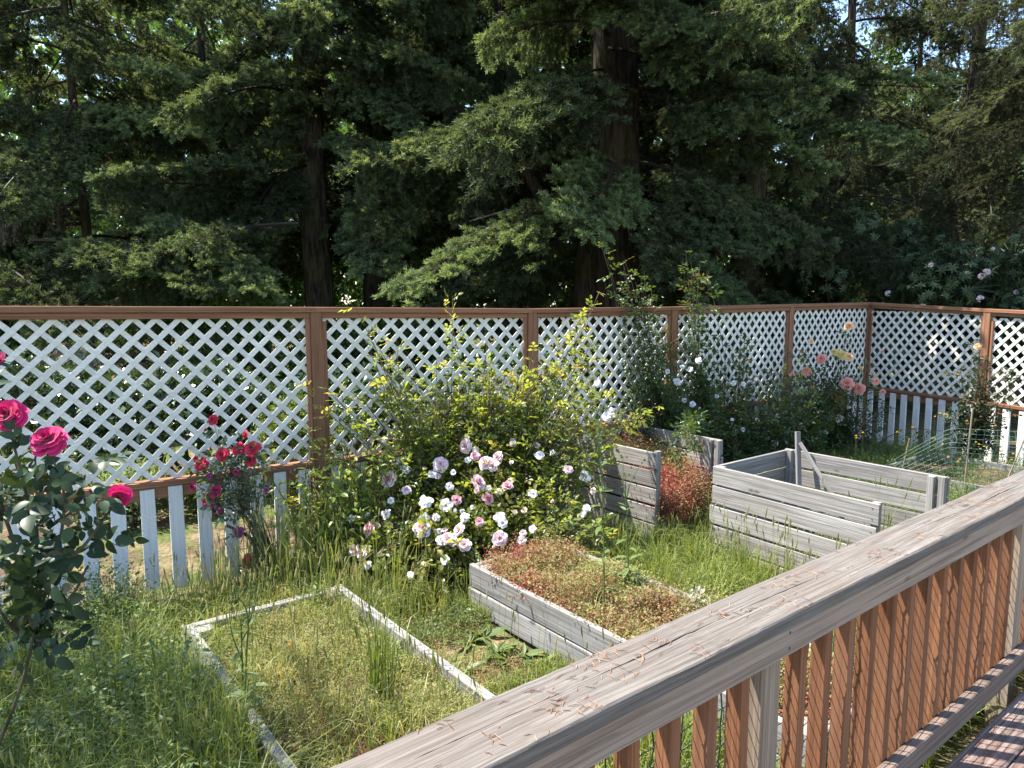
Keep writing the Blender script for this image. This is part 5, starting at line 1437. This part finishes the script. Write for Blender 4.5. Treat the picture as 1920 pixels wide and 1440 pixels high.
tag(mb.build('bin_herbs', MAT['herb_mat'], None, uw(4.9, 4.2, .2)), 'red and rust coloured herbs filling the compost bin by the climbing rose', 'ground cover', kind='stuff')
mb = MB(); P = sample(900, 1.86, 2.52, 1.9, 4.2); n_ = vnoise(P, 2.6, 5.0)
sprigs(mb, P[n_ > .5], .6, .02, .16)
P = sample(160, 3.4, 4.3, 3.3, 3.95); sprigs(mb, P, 1.1, -.25, .16)
tag(mb.build('path_herbs', MAT['herb_mat'], None, uw(2.2, 3, 0)), 'thin dry herbs on the bare path between the two beds', 'ground cover', kind='stuff')

# bark crumbs on the bare path
mb = MB(); P = sample(2600, 1.86, 2.52, 2.0, 4.1); P[:, 2] += .006
scatter(mb, DIAMOND, frames(rand_dirs(len(P), -.2, .2), rand_dirs(len(P), .6, 1)), P, rng.uniform(.006, .02, len(P)), rng.normal(0, .3, len(P)))
tag(mb.build('bark_litter', MAT['litter_mat'], None, uw(2.2, 3, 0)), 'brown bark crumbs on the path between the beds', 'litter', kind='stuff')
# fallen white petals under the pink rose
mb = MB(); P = np.concatenate([near(690, 1110, 4.55, 60, .16), near(760, 1120, 4.5, 50, .2), near(900, 1090, 4.6, 30, .15)]); P[:, 2] = rng.uniform(.02, .1, len(P))
scatter(mb, DIAMOND, frames(rand_dirs(len(P), -.3, .3), rand_dirs(len(P), .3, 1)), P, rng.uniform(.02, .035, len(P)), rng.normal(0, .2, len(P)))
tag(mb.build('fallen_petals', MAT['petal_white'], None, at(700, 1110, 4.5) * A3(1, 1, 0)), 'white petals fallen under the pale pink rose', 'petals', kind='stuff')

# silver-leaved plants along the right side of the two-board bed
for i, (a, b, z, s, lab) in enumerate([(3.20, 2.42, .22, .7, 'silver-leaved plant spilling over the right board of the two-board bed'), (3.34, 2.05, .12, .9, 'silver-leaved plant close to the railing beside the two-board bed'), (3.16, 2.85, .22, .6, 'small silver-leaved plant at the far end of the silver row')]):
    c = uw(a, b, z); t = thing('silver_plant', c, lab, 'plant', 'silver-leaved plants'); n = 110
    d = rand_dirs(n, -.1, .9); P = c + ZUP * .06 + d * rng.uniform(.01, .13, (n, 1)) * s * A3(1.3, 1.3, .7)
    mb = MB(); scatter(mb, LEAF_LO, frames(nrm(d + rng.normal(0, .3, d.shape)), nrm(rng.normal(0, .4, d.shape) + ZUP)), P, s * rng.uniform(.04, .085, n), rng.normal(0, .25, n))
    tag(mb.build('leaves', MAT['silver_mat'], t), kind='stuff')
    mb = MB()
    for q in range(6): tube(mb, [c - ZUP * .03, c + d[q] * .04, c + d[q] * .1 * s], [.004, .003, .002], 4)
    mb.build('stems', MAT['silver_mat'], t)

# tall thistle-like weeds before the compost bins
def tall_weed(base, top, label, branches=3, mat='weed_mat'):
    base, top = A3(*base), A3(*top); t = thing('tall_weed', base, label, 'weed', 'tall single weeds')
    mb = MB(); P = curve([base - ZUP * .03, base * .5 + top * .5 + rng.normal(0, .015, 3), top], 12); tube(mb, P, np.linspace(.006, .0025, len(P)), 6, T=.55)
    tips = [top]
    for k in range(branches):
        f = rng.uniform(.55, .85); p = base * (1 - f) + top * f; e = p + A3(rng.normal(0, .07), rng.normal(0, .05), rng.uniform(.12, .3)); tips.append(e)
        c = curve([p, (p + e) / 2 + rng.normal(0, .012, 3), e], 5); tube(mb, c, np.linspace(.0035, .0018, len(c)), 5, T=.6)
    mb.build('stem', MAT[mat], t)
    n = 22; f = np.sort(rng.uniform(.05, .95, n)); P = base[None] * (1 - f)[:, None] + top[None] * f[:, None]
    a = np.arange(n) * 2.4; D = nrm(np.stack([np.cos(a), np.sin(a), rng.uniform(-.1, .7, n)], -1))
    leaf_objects(t, P, D, nrm(ZUP + rng.normal(0, .3, (n, 3))), (.13 - .08 * f) * rng.uniform(.8, 1.2, n), mat, rng.normal(.12, .1, n), LEAF_LONG)
    mb = MB()
    for e in tips:
        for q in range(4):
            p = e + rng.normal(0, .018, 3); tube(mb, [p, p + ZUP * .008, p + ZUP * .016], [.002, .006, .003], 5, T=.8)
    tag(mb.build('buds', MAT[mat], t), kind='stuff')
    return t
tall_weed(uw(2.72, 2.62, .25), at(1122, 780, 3.95), 'tall sow-thistle standing in the two-board bed before the left compost bin', 5)
tall_weed(uw(3.12, 2.80, .25), at(1172, 890, 4.25), 'slender leafy weed right of the tall sow-thistle', 2)
tall_weed(A3(-1.2, 4.1, .1), at(600, 1075, 4.1), 'short leafy weed among the grass of the low bed', 1)
tall_weed(at(452, 1330, 3.0) * A3(1, 1, 0), at(452, 1160, 3.0), 'dry dark weed stem beside the left board of the low bed', 2)
tall_weed(at(455, 1420, 2.75) * A3(1, 1, 0), at(470, 1100, 2.9), 'thin upright weed left of the low bed', 2)

# yellow flowers
def dandelion(p, ground_z, label, d=.03, group='yellow weed flowers'):
    p = A3(*p); b = A3(p[0] + rng.normal(0, .02), p[1] + .02, ground_z); t = thing('dandelion', b, label, 'flower', group)
    mb = MB(); tube(mb, curve([b, (b + p) / 2 + rng.normal(0, .01, 3), p], 5), .0014, 4, T=.5); mb.build('stem', MAT['weed_mat'], t)
    n = 22; a = np.arange(n) * 2.4; th = np.linspace(.1, 1.3, n); D = np.stack([np.cos(a) * np.cos(th), np.sin(a) * np.cos(th), np.sin(th)], -1)
    mb = MB(); scatter(mb, DIAMOND, frames(D, np.broadcast_to(ZUP + A3(.01, 0, 0), D.shape)), np.repeat(p[None], n, 0), d / 2 * rng.uniform(.8, 1.1, n), rng.normal(0, .2, n))
    mb.build('petals', MAT['petal_weed'], t)
for (px, py, d, z, lab) in [(257, 1098, 4.35, 0, 'yellow dandelion before the white pickets'), (541, 1212, 3.55, .12, 'orange-yellow flower in the low bed, the farther of two'), (522, 1265, 3.3, .12, 'orange-yellow flower in the low bed, the nearer of two'), (267, 1085, 4.4, 0, 'small yellow bud just above the dandelion by the pickets'), (387, 1008, 5.1, 0, 'yellow flower seen between pickets beside the red rose'), (314, 1175, 3.9, 0, 'tiny yellow flower left of the low bed'), (637, 1288, 3.2, .12, 'tiny yellow flower on the right side of the low bed')]:
    dandelion(at(px, py, d), z, lab, .034 if 'tiny' not in lab and 'bud' not in lab else .018)
for (px, py) in [(1607, 822), (1612, 812), (1600, 818), (1677, 811), (1713, 812), (1837, 834), (1830, 830), (1845, 838), (1800, 862), (1796, 866), (1778, 858), (1770, 834), (1752, 838), (1880, 845), (1900, 852), (1815, 790), (1895, 863), (1868, 799), (1760, 776), (1754, 782), (1768, 778), (1752, 872), (1840, 880), (1862, 882), (1888, 866), (1712, 802)]:
    dandelion(at(px + rng.normal(0, 2), py, 6.9 + rng.uniform(-.3, .5)), 0.0, 'yellow hawkweed flower among the plants by the green netting', .034)
t = thing('ragwort', A3(-1.52, 4.72, 0), 'cluster of small yellow flowers beside the red rose', 'flower')
mb = MB()
for k in range(14):
    p = at(548 + rng.normal(0, 9), 939 + rng.normal(0, 6), 4.6); n = 8; a = np.arange(n) * .785
    D = nrm(np.stack([np.cos(a), np.sin(a) - .3, .4 + 0 * a], -1)); scatter(mb, DIAMOND, frames(D, np.broadcast_to(A3(.01, -.4, 1), D.shape)), np.repeat(p[None], n, 0), np.full(n, .013), rng.normal(0, .2, n))
mb.build('petals', MAT['petal_weed'], t)
mb = MB()
for k in range(5): tube(mb, curve([A3(-1.52, 4.72, -.02), at(555, 1010, 4.65), at(548 + rng.normal(0, 8), 942, 4.61)], 6), .002, 4)
mb.build('stem', MAT['weed_mat'], t)

# green plastic netting with stakes round the far bed
nt_ = thing('garden_netting', A3(4.6, 7.0, 0), 'pale green plastic netting strung on stakes round the shaded bed', 'netting')
pts = curve([A3(3.95, 7.25, 0), A3(4.35, 7.0, 0), A3(4.85, 6.75, 0), A3(5.4, 6.3, 0), A3(5.9, 5.7, 0)], 14)
seg = np.concatenate([[0], np.cumsum(np.linalg.norm(np.diff(pts, axis=0), axis=1))])
s = np.arange(0, seg[-1], .052); B_ = np.stack([np.interp(s, seg, pts[:, c]) for c in range(3)], -1)
zz = np.arange(.05, .80, .05); mb = MB()
top_ = np.clip(.25 + .75 * (s / .55), .35, 1)
G = np.array([[B_[i] + ZUP * z * top_[i] + A3(-.28 * z * (1 - min(1, s[i] / .8)), .03 * math.sin(9 * z + i * .3), 0) for z in zz] for i in range(len(s))])
for i in range(len(s)): tube(mb, G[i], .0015, 4)
for j in range(len(zz)): tube(mb, G[:, j], .0013, 4)
tag(mb.build('net', MAT['net_green'], nt_), kind='stuff')
for (x, y, h, l) in [(4.0, 7.2, .6, .1), (4.75, 6.78, 1.05, .35), (5.15, 6.55, .85, .02), (5.42, 6.25, 1.05, .03), (4.5, 6.9, .95, .03)]:
    board('stake', nt_, A3(x, y, -.02), A3(x + l, y, h), .012, .012, 'post_wood', face=A3(0, -1, 0), bev=.001)

for o in list(COL.objects):
    if o.parent is not None and o.name.split('.')[0] in ('bough', 'dead_bough', 'leaf_spray', 'nail_heads', 'stems', 'canes', 'limbs', 'flower_truss'):
        o['kind'] = 'stuff'
